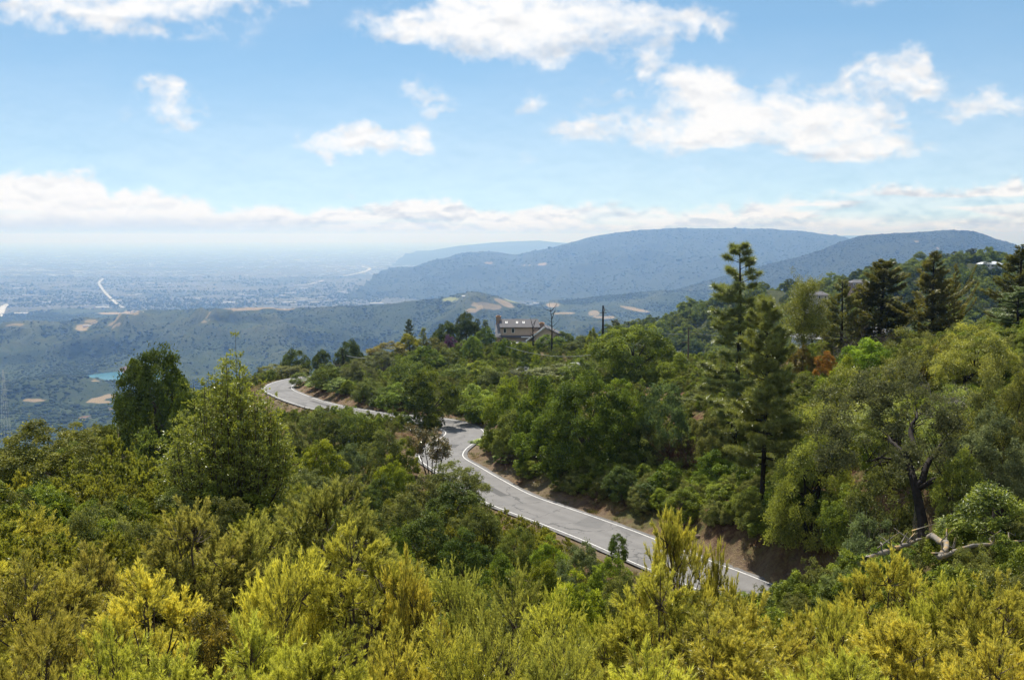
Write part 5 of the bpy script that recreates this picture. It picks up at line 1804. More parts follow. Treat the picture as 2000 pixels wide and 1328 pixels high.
# ---- single trees with shapes of their own
def tall_bush():
    """the tall glossy bush of the left foreground: many upright stems, thin leafy leaders at the top"""
    r = np.random.default_rng(42)
    D = 43.0
    x = at(448, 1000, D)[0]
    gz = float(ground_z(np.array([x]), np.array([D]))[0])
    Hh = zat(655, D) - gz
    Wd = 300 / FPX * D
    g, gt = Geo(), Geo()
    P_, D_, N_, T_ = [], [], [], []
    cnt = 0
    for k in range(150):
        u = r.uniform(0, 1) ** .5
        a = r.uniform(0, 6.283)
        dx, dy = u * math.cos(a), u * math.sin(a)
        top = Hh * (.86 - .36 * u ** 2.2) * r.uniform(.72, 1.05)
        lead = False
        if k < 5:
            dx, dy = ((.16, .1), (.05, -.1), (-.06, .1), (.22, 0), (-.20, .1))[k]
            top = Hh * (1.0, .90, .86, .84, .80)[k]
            lead = True
        tip = np.array([dx * Wd * .40, dy * Wd * .40, top])
        s = np.linspace(0, 1, 8)[:, None]
        p = np.array([dx * .25, dy * .25, -.1]) * (1 - s) + tip * s
        p[:, :2] += np.array([dx, dy]) * Wd * .13 * np.sin(s * math.pi)
        p += r.normal(0, .035, (8, 3)) * s
        tube(gt, p, .035 * (1.05 - s[:, 0]) + .003, 4)
        ns = 30 if not lead else 46
        for q in range(ns):
            t = r.uniform(.10, 1.0) if not lead else r.uniform(.3, 1)
            b = np.array([np.interp(t, s[:, 0], p[:, j]) for j in range(3)])
            ln = (.80 * (1.1 - t) + .18) * r.uniform(.5, 1.5) * (1.25 if u > .6 else 1) * (.62 if lead and t > .6 else 1)
            ph = r.uniform(0, 6.283)
            dd = unit(np.array([math.cos(ph), math.sin(ph), r.uniform(.1, .9)]) + .35 * np.array([dx, dy, 0]))
            m = int(r.integers(10, 18))
            w = np.sqrt(r.uniform(.05, 1, m))[:, None]
            P_.append(b + dd * ln * w + r.normal(0, .03, (m, 3)))
            D_.append(unit(dd * .8 + r.normal(0, .6, (m, 3))))
            N_.append(unit(np.array([0, 0, .7]) + r.normal(0, .6, (m, 3))))
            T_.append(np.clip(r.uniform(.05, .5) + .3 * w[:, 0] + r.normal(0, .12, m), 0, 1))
            if q % 3 == 0:
                tube(gt, np.array([b, b + dd * ln]), [.006, .002], 3)
    Pq, Dq, Nq, Tq = map(np.concatenate, (P_, D_, N_, T_))
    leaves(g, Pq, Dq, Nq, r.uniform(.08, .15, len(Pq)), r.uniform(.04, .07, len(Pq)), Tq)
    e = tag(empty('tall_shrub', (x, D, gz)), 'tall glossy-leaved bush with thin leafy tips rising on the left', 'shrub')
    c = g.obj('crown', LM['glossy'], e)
    c.color = (.82, .86, .80, 1)
    gt.obj('stems', BARK, e)


tall_bush()


def single(name, meshes, px, top, D, H, label, cat='tree', group=None, rz=0.0, tint=(1, 1, 1), wpx=None, wm=None):
    if D < 0:
        D = hit(px, -D)
    x = at(px, top, D)[0]
    gz = float(ground_z(np.array([x]), np.array([D * 1.0]))[0])
    h = zat(top, D) - gz
    e = tag(empty(name, (x, D, gz), rz), label, cat, group)
    k = h / H
    H = meshes[2][1] if len(meshes) > 2 else H
    k = h / H
    kw = k if wpx is None else (wpx / FPX * D) / meshes[2][0]
    e.scale = (kw, kw, k)
    c = link('crown', meshes[0], e)
    c.color = (*tint, 1)
    link('trunk', meshes[1], e)
    print('TREE', label, 'h=%.1f' % h)
    return e


GP_ = 'pines on the right-hand bank'
single('pine_tree', pine_meshes(31, 20, 3.1, .10, 27, .52, nn=30), 1440, 474, 104, 20, 'tall dark pine with an open ragged top and long bare trunk', group=GP_, tint=(1.5, 1.45, 1.2), wpx=150, wm=6.6)
single('pine_tree', pine_meshes(32, 17, 3.6, .22, 28, .48, open_top=False, dens=1.5, nn=24), 1497, 580, -1002, 17, 'shorter fuller pine in front of the tall dark one', group=GP_, rz=1, tint=(1.8, 1.72, 1.2), wpx=150, wm=7.6)
GC_ = 'shaggy cypresses behind the right-hand slope'
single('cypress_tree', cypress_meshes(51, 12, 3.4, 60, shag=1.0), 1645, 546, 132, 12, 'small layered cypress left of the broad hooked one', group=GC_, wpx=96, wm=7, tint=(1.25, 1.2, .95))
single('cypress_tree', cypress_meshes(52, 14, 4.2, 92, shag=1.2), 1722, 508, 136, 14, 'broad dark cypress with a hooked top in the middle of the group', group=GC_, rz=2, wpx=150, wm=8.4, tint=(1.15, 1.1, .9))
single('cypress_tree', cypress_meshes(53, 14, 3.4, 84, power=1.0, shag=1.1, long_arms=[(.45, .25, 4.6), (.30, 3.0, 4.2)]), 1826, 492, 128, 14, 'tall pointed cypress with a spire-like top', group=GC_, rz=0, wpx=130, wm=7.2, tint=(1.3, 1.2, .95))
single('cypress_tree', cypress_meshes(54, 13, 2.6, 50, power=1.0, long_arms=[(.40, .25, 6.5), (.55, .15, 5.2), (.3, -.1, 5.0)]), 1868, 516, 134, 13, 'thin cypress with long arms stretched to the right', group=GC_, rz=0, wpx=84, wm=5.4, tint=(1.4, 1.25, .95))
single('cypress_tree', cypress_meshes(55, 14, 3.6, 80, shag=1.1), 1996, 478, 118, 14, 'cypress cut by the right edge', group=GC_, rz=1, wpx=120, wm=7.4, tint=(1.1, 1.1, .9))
single('cypress_tree', cypress_meshes(56, 10, 2.6, 60), 1201, 624, 255, 10, 'dark cypress right of the utility pole on the ridge', group=GC_, rz=1, wpx=50, wm=5.6, tint=(.8, .85, .9))
single('pine_tree', pine_meshes(33, 14, 3.8, .05, 22, .40, open_top=False, dens=1.2, nn=24), 1995, 560, 104, 14, 'dark green pine with yellow tips at the right edge', group=GP_, wpx=110, wm=7.8, tint=(.9, 1.05, .8))
single('fir_tree', pine_meshes(34, 12, 2.6, .05, 22, .45, open_top=False, dens=.9, nn=12), 799, 623, 292, 12, 'small dark fir on the skyline of the ridge', group=None, wpx=30, wm=5.4, tint=(.7, .8, .9))
single('fir_tree', pine_meshes(35, 11, 2.2, .03, 20, .45, open_top=False, dens=.9, nn=12), 829, 640, 284, 11, 'pale green young fir right of the small dark one', wpx=28, wm=4.6, tint=(1.6, 1.5, 1.1))
single('fir_tree', pine_meshes(36, 11, 2.0, .03, 20, .45, open_top=False, dens=.9, nn=12), 950, 624, 316, 11, 'dark fir between the big oak and the house', wpx=26, wm=4.2, tint=(.75, .85, .9))
single('cypress_tree', cypress_meshes(57, 10, .9, 60, power=.5, spray=.3), 669, 680, 268, 10, 'thin dark columnar cypress before the flat-topped oak', wpx=13, wm=2.0, tint=(.7, .8, .9))


def feather_tree(px, top, D, H, W, label, seed=3, tint=(1, 1, 1)):
    """a loose upright tree: slender trunk, rising limbs, fine hanging foliage"""
    r = np.random.default_rng(seed)
    g, gt = Geo(), Geo()
    s = np.linspace(0, 1, 9)[:, None]
    tr = np.c_[.25 * np.sin(s * 2.2), .1 * np.sin(s * 3), s * H * .9]
    tr[0, 2] = -.5
    tube(gt, tr, .15 * (1.1 - s[:, 0]), 8)
    P_, D_ = [], []
    for k in range(70):
        h = r.uniform(.30, .92)
        b = np.array([np.interp(h, s[:, 0], tr[:, j]) for j in range(3)])
        a = r.uniform(0, 6.283)
        env = W / 2 * math.sqrt(max(0.02, 1 - ((h - .52) / .5) ** 2))
        t = b + np.array([math.cos(a) * env, math.sin(a) * env, H * r.uniform(.08, .22)]) * r.uniform(.5, 1.05)
        q = np.linspace(0, 1, 6)[:, None]
        p = b + (t - b) * q + np.array([0, 0, -.25]) * (q * (1 - q)) * env
        tube(gt, p, .035 * (1.1 - q[:, 0]), 4)
        for c in range(26):
            u = r.uniform(.25, 1.05)
            o = b + (t - b) * u + r.normal(0, .14, 3) * (1 + env * .4)
            m = 15
            P_.append(o + r.normal(0, .17, (m, 3)) * np.array([1, 1, 1.2]))
            D_.append(unit(np.array([0, 0, .35]) + r.normal(0, .7, (m, 3))))
    Pq, Dq = np.concatenate(P_), np.concatenate(D_)
    n = len(Pq)
    leaves(g, Pq, Dq, rdir(r, n), r.uniform(.12, .24, n), .065, np.clip(r.uniform(0, .8, n), 0, 1))
    single('feathery_tree', (g.mesh('crown', LM['broom']), gt.mesh('trunk', BARK, True)), px, top, D, H, label, tint=tint)


feather_tree(1571, 530, 122, 13, 6.2, 'loose feathery tree with a straight grey trunk between pine and cypresses', tint=(.95, .95, .9))


def madrone():
    r = np.random.default_rng(8)
    D = 114.0
    x = at(843, 930, D)[0]
    gz = float(ground_z(np.array([x]), np.array([D]))[0])
    H = zat(838, D) - gz
    g, gt = Geo(), Geo()
    P_, D_, T_ = [], [], []
    for k in range(5):
        a = -1.2 + k * .62 + r.uniform(-.2, .2)
        foot = np.array([(k - 2) * .22, r.uniform(-.3, .3), -.3])
        top = np.array([math.sin(a) * 2.2, r.uniform(-1, 1), H * r.uniform(.78, .98)])
        s = np.linspace(0, 1, 8)[:, None]
        p = foot + (top - foot) * s + r.normal(0, .07, (8, 3)) * s
        tube(gt, p, .085 * (1.1 - s[:, 0]), 6)
        for q in range(9):
            u = r.uniform(.42, 1)
            b = np.array([np.interp(u, s[:, 0], p[:, j]) for j in range(3)])
            t = b + unit(r.normal(0, 1, 3) + np.array([0, 0, .5])) * r.uniform(.5, 1.3)
            tube(gt, np.array([b, (b + t) / 2 + r.normal(0, .06, 3), t]), [.03, .02, .008], 4)
            for c in range(8):
                o = b + (t - b) * r.uniform(.5, 1.1) + r.normal(0, .20, 3)
                m = 13
                P_.append(o + r.normal(0, .15, (m, 3)))
                D_.append(rdir(r, m))
                T_.append(np.full(m, r.uniform(0, 1)))
    Pq, Dq, Tq = np.concatenate(P_), np.concatenate(D_), np.concatenate(T_)
    leaves(g, Pq, Dq, unit(rdir(r, len(Pq)) + np.array([0, 0, .8])), r.uniform(.16, .27, len(Pq)), .12, Tq)
    e = tag(empty('madrone_tree', (x, D, gz)), 'small open madrone with bare forked stems at the outside of the road bend', 'tree')
    m = leaf_mat('madrone_leaf', (.07, .10, .02), (.30, .21, .09), .15, .4, .36)
    g.obj('crown', m, e)
    gt.obj('trunk', BARK_D, e)


madrone()

# dead trees before the house
def dead_tree(px, top, D, label, seed, H0, mat=BARK_D, fork=.45):
    r = np.random.default_rng(seed)
    x = at(px, top, D)[0]
    gz = float(ground_z(np.array([x]), np.array([D * 1.0]))[0])
    H = zat(top, D) - gz
    g = Geo()
    s = np.linspace(0, 1, 12)[:, None]
    p = np.c_[np.interp(s[:, 0], [0, .5, .72, 1], [0, .05, -.1, -.75]), .1 * np.sin(s[:, 0] * 4), s[:, 0] * H]
    p[0, 2] = -.5
    tube(g, p, .26 * (1.03 - s[:, 0]) ** .9 + .012, 7)
    n = 13
    for k in range(n):
        h = r.uniform(.30, .9) if k else .68
        b = np.array([np.interp(h, s[:, 0], p[:, j]) for j in range(3)])
        a = r.choice([0, math.pi]) + r.normal(0, .6)
        L = H * r.uniform(.08, .2) if k else H * .24
        rise = r.uniform(.1, .8) if k else 2.0
        dv = unit(np.array([math.cos(a), math.sin(a), rise])) if k else unit(np.array([.45, 0, 1.0]))
        q = np.linspace(0, 1, 6)[:, None]
        pp = b + dv * L * q + np.array([0, 0, .35]) * (q ** 2) * L + r.normal(0, .05, (6, 3)) * q
        tube(g, pp, (.085 if k else .13) * (1.06 - q[:, 0]), 5)
        for c in range(4):
            i = r.integers(2, 6)
            tube(g, np.array([pp[i], pp[i] + unit(r.normal(0, 1, 3) + np.array([0, 0, .5])) * L * .35]), [.02, .006], 3)
    e = tag(empty('dead_tree', (x, D, gz)), label, 'tree', 'bare dead trees before the house')
    g.obj('trunk', mat, e)


dead_tree(1078, 592, 288, 'tall dead tree with a forked bare top right of the house', 4, 16)
dead_tree(1041, 620, 292, 'shorter dead tree with a bare top in front of the house roof', 9, 12)

# the old oak of the right slope: leaning dark trunk, and the lichened limbs
def old_trunk():
    r = np.random.default_rng(5)
    D = 52.0
    g, gt = Geo(), Geo()
    A = [at(1800, 1085, 50), at(1803, 1030, 51), at(1795, 985, 52), at(1785, 940, 53), at(1774, 905, 54)]
    Q = catmull(np.array(A), 5)
    e = tag(empty('leaning_oak', A[0]), 'old oak with a thick dark leaning trunk in the right-hand slope', 'tree', G_RIGHT)
    o = np.array(A[0])
    tube(gt, Q - o, np.linspace(.30, .19, len(Q)), 10)
    for tx, ty, d, rad in ((1735, 850, 58, .2), (1790, 800, 58, .2), (1850, 850, 55, .22), (1905, 905, 52, .16), (1690, 900, 55, .12)):
        t = at(tx, ty, d) - o
        b = Q[-1] - o if tx < 1840 else Q[-8] - o
        limbs(gt, r, b, [t], rad, n=7, seg=8)
        for k in range(12):
            u = b + (t - b) * r.uniform(.45, 1)
            limbs(gt, r, u, [u + unit(r.normal(0, 1, 3) + np.array([0, 0, .5])) * r.uniform(.8, 1.9)], .035, n=4, seg=4)
    cm, c, lr = crown_mesh('crown', 333, 'dome', 15000, .026, LM['sage'], nl=30, lr=(.08, .15), ragged=.3, wild=.15)
    cr = link('crown', cm, e)
    cr.scale = (7.5, 6, 6.0)
    cr.location = (-.9, 3.0, 3.4)
    cr.color = (.62, .62, .60, 1)
    gt.obj('trunk', BARK_D, e, True)


old_trunk()


def limb(pts, rad, label, seed):
    r = np.random.default_rng(seed)
    A = np.array([at(*q) for q in pts])
    Q = catmull(A, 6)
    Q = Q + r.normal(0, .035, Q.shape)
    e = tag(empty('fallen_limb', A[0]), label, 'branch', 'lichened dead limbs in the right-hand slope')
    g = Geo()
    o = A[0]
    tube(g, Q - o, rad * np.linspace(1, .35, len(Q)) * r.uniform(.85, 1.15, len(Q)), 8)
    for k in range(9):
        i = r.integers(3, len(Q))
        b = Q[i] - o
        L = r.uniform(.4, 1.0)
        m = np.array([b, b + r.normal(0, .15, 3) + np.array([0, 0, L * .4]), b + r.normal(0, .3, 3) + np.array([.2, 0, L * .6])])
        tube(g, m, [rad * .35, rad * .22, .01], 5)
    g.obj('limb', LICHEN, e, True)


limb([(1690, 1092, 39), (1730, 1078, 39), (1762, 1068, 39.5), (1800, 1052, 40)], .15, 'thick dark fallen limb left of the orange lichen', 3)
limb([(1815, 1046, 40), (1850, 1066, 38), (1836, 1090, 37), (1880, 1070, 37.5), (1940, 1062, 37.5), (1990, 1056, 38)], .13, 'twisted pale limb with orange lichen above the yellow bushes', 6)
0 and limb([(1945, 905, 42), (1970, 880, 42), (2010, 862, 42)], .10, 'short lichened bough high at the right edge', 9)

# white-flowered bush
e = P('dome_s', 1022, 706, 212, 34, 'dark bush with white flowers in the middle of the ridge', (.6, .7, .6), name='flowering_bush', cat='shrub')
_r2 = np.random.default_rng(3)
g = Geo()
d = rdir(_r2, 90)
d[:, 2] = np.abs(d[:, 2])
p = d * .5 * np.array([1, 1, .9]) + np.array([0, 0, .25])
leaves(g, np.repeat(p, 5, 0) + _r2.normal(0, .012, (450, 3)), rdir(_r2, 450), rdir(_r2, 450), .09, .07, .7)
g.obj('blossom', LM['flower'], e)

for w in WARN:
    print('LOW', w)
# ================================================================ ground cover and far woods (masses nobody could count)
_rc = np.random.default_rng(21)


def near_cover(name, n, box_, sources, size, seed, label, dmin=4.6, zs=1.0, cond=None, power=1.0):
    r = np.random.default_rng(seed)
    x0, x1, y0, y1 = box_
    y = y0 + (y1 - y0) * r.uniform(0, 1, n) ** power
    x = r.uniform(x0, x1, n)
    k = np.abs(x) < .60 * y + 6
    x, y = x[k], y[k]
    d, rz, sd = road_near(x, y)
    k = d > dmin
    if cond is not None:
        k &= cond(x, y, d, sd)
    x, y = x[k], y[k]
    z = ground_z(x, y)
    s = size(x, y, r)
    return tag(scatter(name, np.c_[x, y, z - .06 * s], s, sources, r, zs), kind='stuff', label=label)


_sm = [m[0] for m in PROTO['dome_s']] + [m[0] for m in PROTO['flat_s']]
_src = [(_sm[0], (0.58, 0.65, 0.54, 1)), (_sm[1], (0.47, 0.54, 0.47, 1)), (_sm[2], (0.72, 0.76, 0.58, 1)), (_sm[4], (0.65, 0.68, 0.58, 1)), (_sm[5], (0.54, 0.58, 0.58, 1)), (_sm[3], (0.50, 0.58, 0.43, 1))]  # scrub tints darkened, painting in the shade between the crowns
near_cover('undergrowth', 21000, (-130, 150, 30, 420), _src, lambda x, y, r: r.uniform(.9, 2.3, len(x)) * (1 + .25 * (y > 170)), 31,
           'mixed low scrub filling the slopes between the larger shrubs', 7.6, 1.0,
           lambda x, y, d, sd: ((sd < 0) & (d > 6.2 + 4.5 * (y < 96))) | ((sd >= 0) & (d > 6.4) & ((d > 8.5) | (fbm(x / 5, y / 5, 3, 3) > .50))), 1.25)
_bm = [m[0] for m in PROTO['broom_m']]
near_cover('undergrowth', 900, (-45, 10, 26, 95), [(_bm[0], (.8, .9, .9, 1)), (_bm[1], (.9, .95, .9, 1)), (_bm[2], (.7, .8, .8, 1))], lambda x, y, r: r.uniform(1.3, 2.4, len(x)), 33, 'upright green scrub filling the left slope between the larger shrubs', 8)
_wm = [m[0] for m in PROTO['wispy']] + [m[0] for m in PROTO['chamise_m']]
near_cover('undergrowth', 620, (-18, 18, 5.5, 34), [(_wm[0], (0.42, 0.45, 0.45, 1)), (_wm[2], (0.53, 0.55, 0.51, 1)), (_wm[3], (0.48, 0.52, 0.51, 1)), (_wm[4], (0.51, 0.51, 0.53, 1)), (_wm[2], (0.56, 0.56, 0.56, 1))], lambda x, y, r: r.uniform(.8, 1.5, len(x)) * (.75 + y / 50), 35, 'low feathery scrub under the yellow foreground shrubs', 8, .85)  # dark tints put the shade of the gaps into the leaf colour
_bk = [m[0] for m in PROTO['dome_m']] + [m[0] for m in PROTO['olive_m']] + [m[0] for m in PROTO['bright_m'][:1]]
near_cover('undergrowth', 15000, (-60, 75, 45, 280), [(m, c) for m, c in zip(_bk, [(0.64, 0.72, 0.56, 1), (0.76, 0.84, 0.64, 1), (0.56, 0.64, 0.52, 1), (0.68, 0.76, 0.64, 1), (0.68, 0.76, 0.56, 1), (0.72, 0.76, 0.64, 1), (0.60, 0.68, 0.56, 1), (0.72, 0.72, 0.56, 1), (0.72, 0.76, 0.68, 1)])],  # bank bushes tinted down too, as painted shade behind the crowns
           lambda x, y, r: r.uniform(1.3, 2.7, len(x)), 37, 'leafy bushes crowding the top of the earth bank above the road', 5.9, .9,
           lambda x, y, d, sd: (sd > 0) & (d < np.where(y < 115, 60, 17)) & (fbm(x / 6, y / 6, 3, 13) > .55 - .035 * (d - 5.9) - .08 * (y < 96)))


def grass_tuft(seed, mat):
    r = np.random.default_rng(seed)
    g = Geo()
    n = 46
    p = np.c_[r.normal(0, .16, n), r.normal(0, .16, n), np.zeros(n)]
    needles(g, p, unit(np.c_[r.normal(0, .35, n), r.normal(0, .35, n), np.ones(n)]), r.uniform(.25, .6, n), .03, 0.1, r.uniform(.4, 1, n), r)
    return g.mesh('grass_tuft', mat)


GM = leaf_mat('dry_grass_blade', (.17, .14, .045), (.40, .31, .13), .04, .5, .35, (1.05, 1, .7), .5)
GM2 = leaf_mat('green_grass_blade', (.07, .09, .02), (.22, .22, .06), .04, .5, .35, (1.05, 1, .7), .5)
_tufts = [(grass_tuft(1, GM), (1, 1, 1, 1)), (grass_tuft(2, GM), (.85, .8, .7, 1)), (grass_tuft(3, GM2), (1, 1, 1, 1))]
near_cover('dry_grass', 34000, (-60, 75, 45, 240), _tufts, lambda x, y, r: r.uniform(.45, 1.15, len(x)), 41, 'straw-coloured grass tufts along the road and on the earth banks', 3.7, .9,
           lambda x, y, d, sd: (d < 13) & (fbm(x / 4, y / 4, 4, 6) > .40 + .04 * ((d > 4.6) & (d < 8) & (sd > 0))))

ROCK = Mat('rubble_stone')
ROCK.bsdf(ROCK.mix(ROCK.noise(4, 4, .7), (.11, .075, .05), (.26, .20, .15)), .95, .1, bump=ROCK.noise(7, 4, .7), bstr=.8, bdist=.1)
_rk = [blob_mesh('stone_%d' % k, 71 + k, ROCK.m, 1, .75) for k in range(3)]
near_cover('rubble', 9000, (-60, 75, 45, 240), _rk, lambda x, y, r: r.lognormal(-1.75, .55, len(x)), 43, 'loose stones and clods along the foot of the earth bank and the road shoulders', 3.55, .9,
           lambda x, y, d, sd: (d < 7.5) & (fbm(x / 3, y / 3, 4, 16) > .44 - .08 * (sd > 0)))

# ---- the wooded hillside beyond, at the right
HX, HY = np.arange(-20, 720, 8.0), np.arange(330, 1150, 8.0)
_X, _Y = np.meshgrid(HX, HY)
CREST_H = [(900, 720), (1080, 690), (1180, 660), (1240, 640), (1300, 615), (1380, 588), (1440, 572), (1500, 560), (1560, 556), (1620, 548), (1680, 540), (1720, 531), (1760, 525), (1800, 528), (1850, 520), (1900, 515), (1960, 512), (2020, 505), (2200, 500)]
_zc = interp_crest(_X, _Y, 760.0, CREST_H)
_t = np.where(_Y < 760, np.clip((_Y - 330) / 430, 0, 1), np.clip(1 - (_Y - 760) / 380, 0, 1))
_zb = np.interp(_X, [-20, 150, 300, 720], [-190, -120, -80, -60]) * 1.0
_HZ = _zb + (_zc - _zb) * np.where(_Y < 760, _t ** .8, sstep(0, 1, _t)) - np.where(_Y > 760, (1 - _t) * 120, 0)
_HZ = _HZ + (fbm(_X / 70, _Y / 70, 4, 5) - .5) * 22 - 4.0
tag(grid_mesh('hillside', HX, HY, _HZ, hill_mat('hillside_scrub', (0.05, 0.062, 0.022), (0.085, 0.09, 0.034), sc=6), {'straw': 0 * _X, 'meadow': 0 * _X, 'rust': 0 * _X}), kind='structure')
_src2 = [(m[0], c) for m, c in zip(PROTO['dome_m'] + PROTO['oak_m'][:2] + PROTO['dark_m'][:2], [(.75, .85, .75, 1), (.9, 1, .75, 1), (.6, .7, .7, 1), (1, 1.05, .8, 1), (.8, .85, .7, 1), (.7, .8, .75, 1), (.8, .9, .75, 1), (1.1, 1.1, 1, 1), (1.2, 1.2, 1, 1)])]
_r3 = np.random.default_rng(9)
_n = 5200
_x, _y = _r3.uniform(0, 700, _n), _r3.uniform(345, 900, _n)
_k = (_x < .62 * _y + 20) & (_x > .04 * _y)
_x, _y = _x[_k], _y[_k]
_s = _r3.lognormal(0, .3, len(_x)) * 9.5
tag(scatter('wood', np.c_[_x, _y, on_grid(_x, _y, HX, HY, _HZ) - .12 * _s], _s, _src2, _r3, .82), kind='stuff', label='rounded oak wood covering the hillside behind the pines and cypresses')


def hill_at(px, D):
    x = (px - 1000) / FPX * D * math.cos(PITCH)
    return x, float(on_grid(np.array([x]), np.array([D * 1.0]), HX, HY, _HZ)[0])


# conifers one can tell apart on that hill's skyline
_fm = [pine_meshes(61 + k, 14, 3.0, .03, 18, .7, open_top=False, dens=.6, nn=14) for k in range(3)]
_words = ['first', 'second', 'third', 'fourth', 'fifth', 'sixth', 'seventh', 'eighth', 'ninth', 'tenth', 'eleventh', 'twelfth', 'thirteenth', 'fourteenth', 'fifteenth', 'sixteenth']
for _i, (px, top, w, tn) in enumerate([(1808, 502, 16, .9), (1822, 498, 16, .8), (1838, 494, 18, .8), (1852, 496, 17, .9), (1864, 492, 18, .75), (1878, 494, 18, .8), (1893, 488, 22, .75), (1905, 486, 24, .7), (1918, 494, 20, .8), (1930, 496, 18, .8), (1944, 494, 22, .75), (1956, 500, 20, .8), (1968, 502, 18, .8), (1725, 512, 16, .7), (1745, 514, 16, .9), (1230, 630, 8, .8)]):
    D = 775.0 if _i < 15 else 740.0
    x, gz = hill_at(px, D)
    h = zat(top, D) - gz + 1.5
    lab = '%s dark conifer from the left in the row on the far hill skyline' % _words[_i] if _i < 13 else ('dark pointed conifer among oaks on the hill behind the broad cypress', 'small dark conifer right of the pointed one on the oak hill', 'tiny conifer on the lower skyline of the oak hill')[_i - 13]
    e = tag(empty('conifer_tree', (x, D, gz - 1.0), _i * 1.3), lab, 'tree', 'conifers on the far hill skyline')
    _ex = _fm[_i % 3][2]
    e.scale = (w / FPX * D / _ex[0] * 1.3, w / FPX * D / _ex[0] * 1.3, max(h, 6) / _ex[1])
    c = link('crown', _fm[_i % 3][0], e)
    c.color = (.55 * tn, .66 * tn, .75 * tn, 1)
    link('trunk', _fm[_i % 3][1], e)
# ================================================================ houses, poles, wires
def flat(name, col, rough=.8, spec=.3, nz=None):
    M = Mat(name)
    if nz:
        c = M.mix(M.noise(nz, 5, .65), tuple(q * .78 for q in col), tuple(min(1, q * 1.15) for q in col))
    else:
        c = col
    M.bsdf(c, rough, spec)
    return M.m


STUCCO = flat('tan_stucco', (.62, .46, .34), .9, .1, .8)
ROOF = flat('grey_shingle', (.115, .112, .118), .85, .2, 1.6)
ROOF_L = flat('pale_roof', (.30, .30, .31), .6, .4, 1.0)
TRIM = flat('white_trim', (.78, .77, .74), .6, .3)
GLASS = flat('dark_glass', (.02, .025, .03), .08, .6)
BRICKY = flat('chimney_stucco', (.36, .25, .18), .9, .1, 1.2)
COPPER = flat('copper_cap', (.50, .26, .12), .5, .4)
POLEW = bark_mat('weathered_pole', (.06, .045, .035), (.20, .155, .12), 2)
WHITEW = flat('white_wall', (.72, .71, .68), .8, .2, .5)
WIRE = flat('wire', (.10, .10, .10), .6, .3)
WIRE_L = flat('bare_wire', (.45, .45, .44), .4, .5)


def obox(parent, name, mat, lo, hi, label=None):
    g = Geo()
    box(g, lo, hi)
    o = g.obj(name, mat, parent)
    if label:
        o['label'] = label
    return o


def prism(parent, name, mat, pts, y0, y1):
    """polygon pts in the x-z plane pushed from y0 to y1"""
    g = Geo()
    n = len(pts)
    v = [(x, y0, z) for x, z in pts] + [(x, y1, z) for x, z in pts]
    g.add(v, [(i, (i + 1) % n, n + (i + 1) % n, n + i) for i in range(n)])
    if n == 4:
        g.add(v, [(3, 2, 1, 0), (4, 5, 6, 7)])
    elif n == 3:
        g.add(v, [(2, 1, 0), (3, 4, 5)])
    elif n == 5:
        g.add(v, [(3, 2, 1, 0), (5, 6, 7, 8)])
        g.add(v, [(4, 3, 0), (8, 9, 5)])
    return g.obj(name, mat, parent)


def slab(parent, name, mat, a, b, c, d, th=.22):
    """roof slab over the quad a b c d with thickness"""
    A = np.array([a, b, c, d], float)
    nrm = np.cross(A[1] - A[0], A[3] - A[0])
    nrm = nrm / np.linalg.norm(nrm)
    if nrm[2] < 0:
        nrm = -nrm
    v = np.vstack([A, A + nrm * th])
    g = Geo()
    g.add(v, [(3, 2, 1, 0), (4, 5, 6, 7), (0, 1, 5, 4), (1, 2, 6, 5), (2, 3, 7, 6), (3, 0, 4, 7)])
    return g.obj(name, mat, parent)


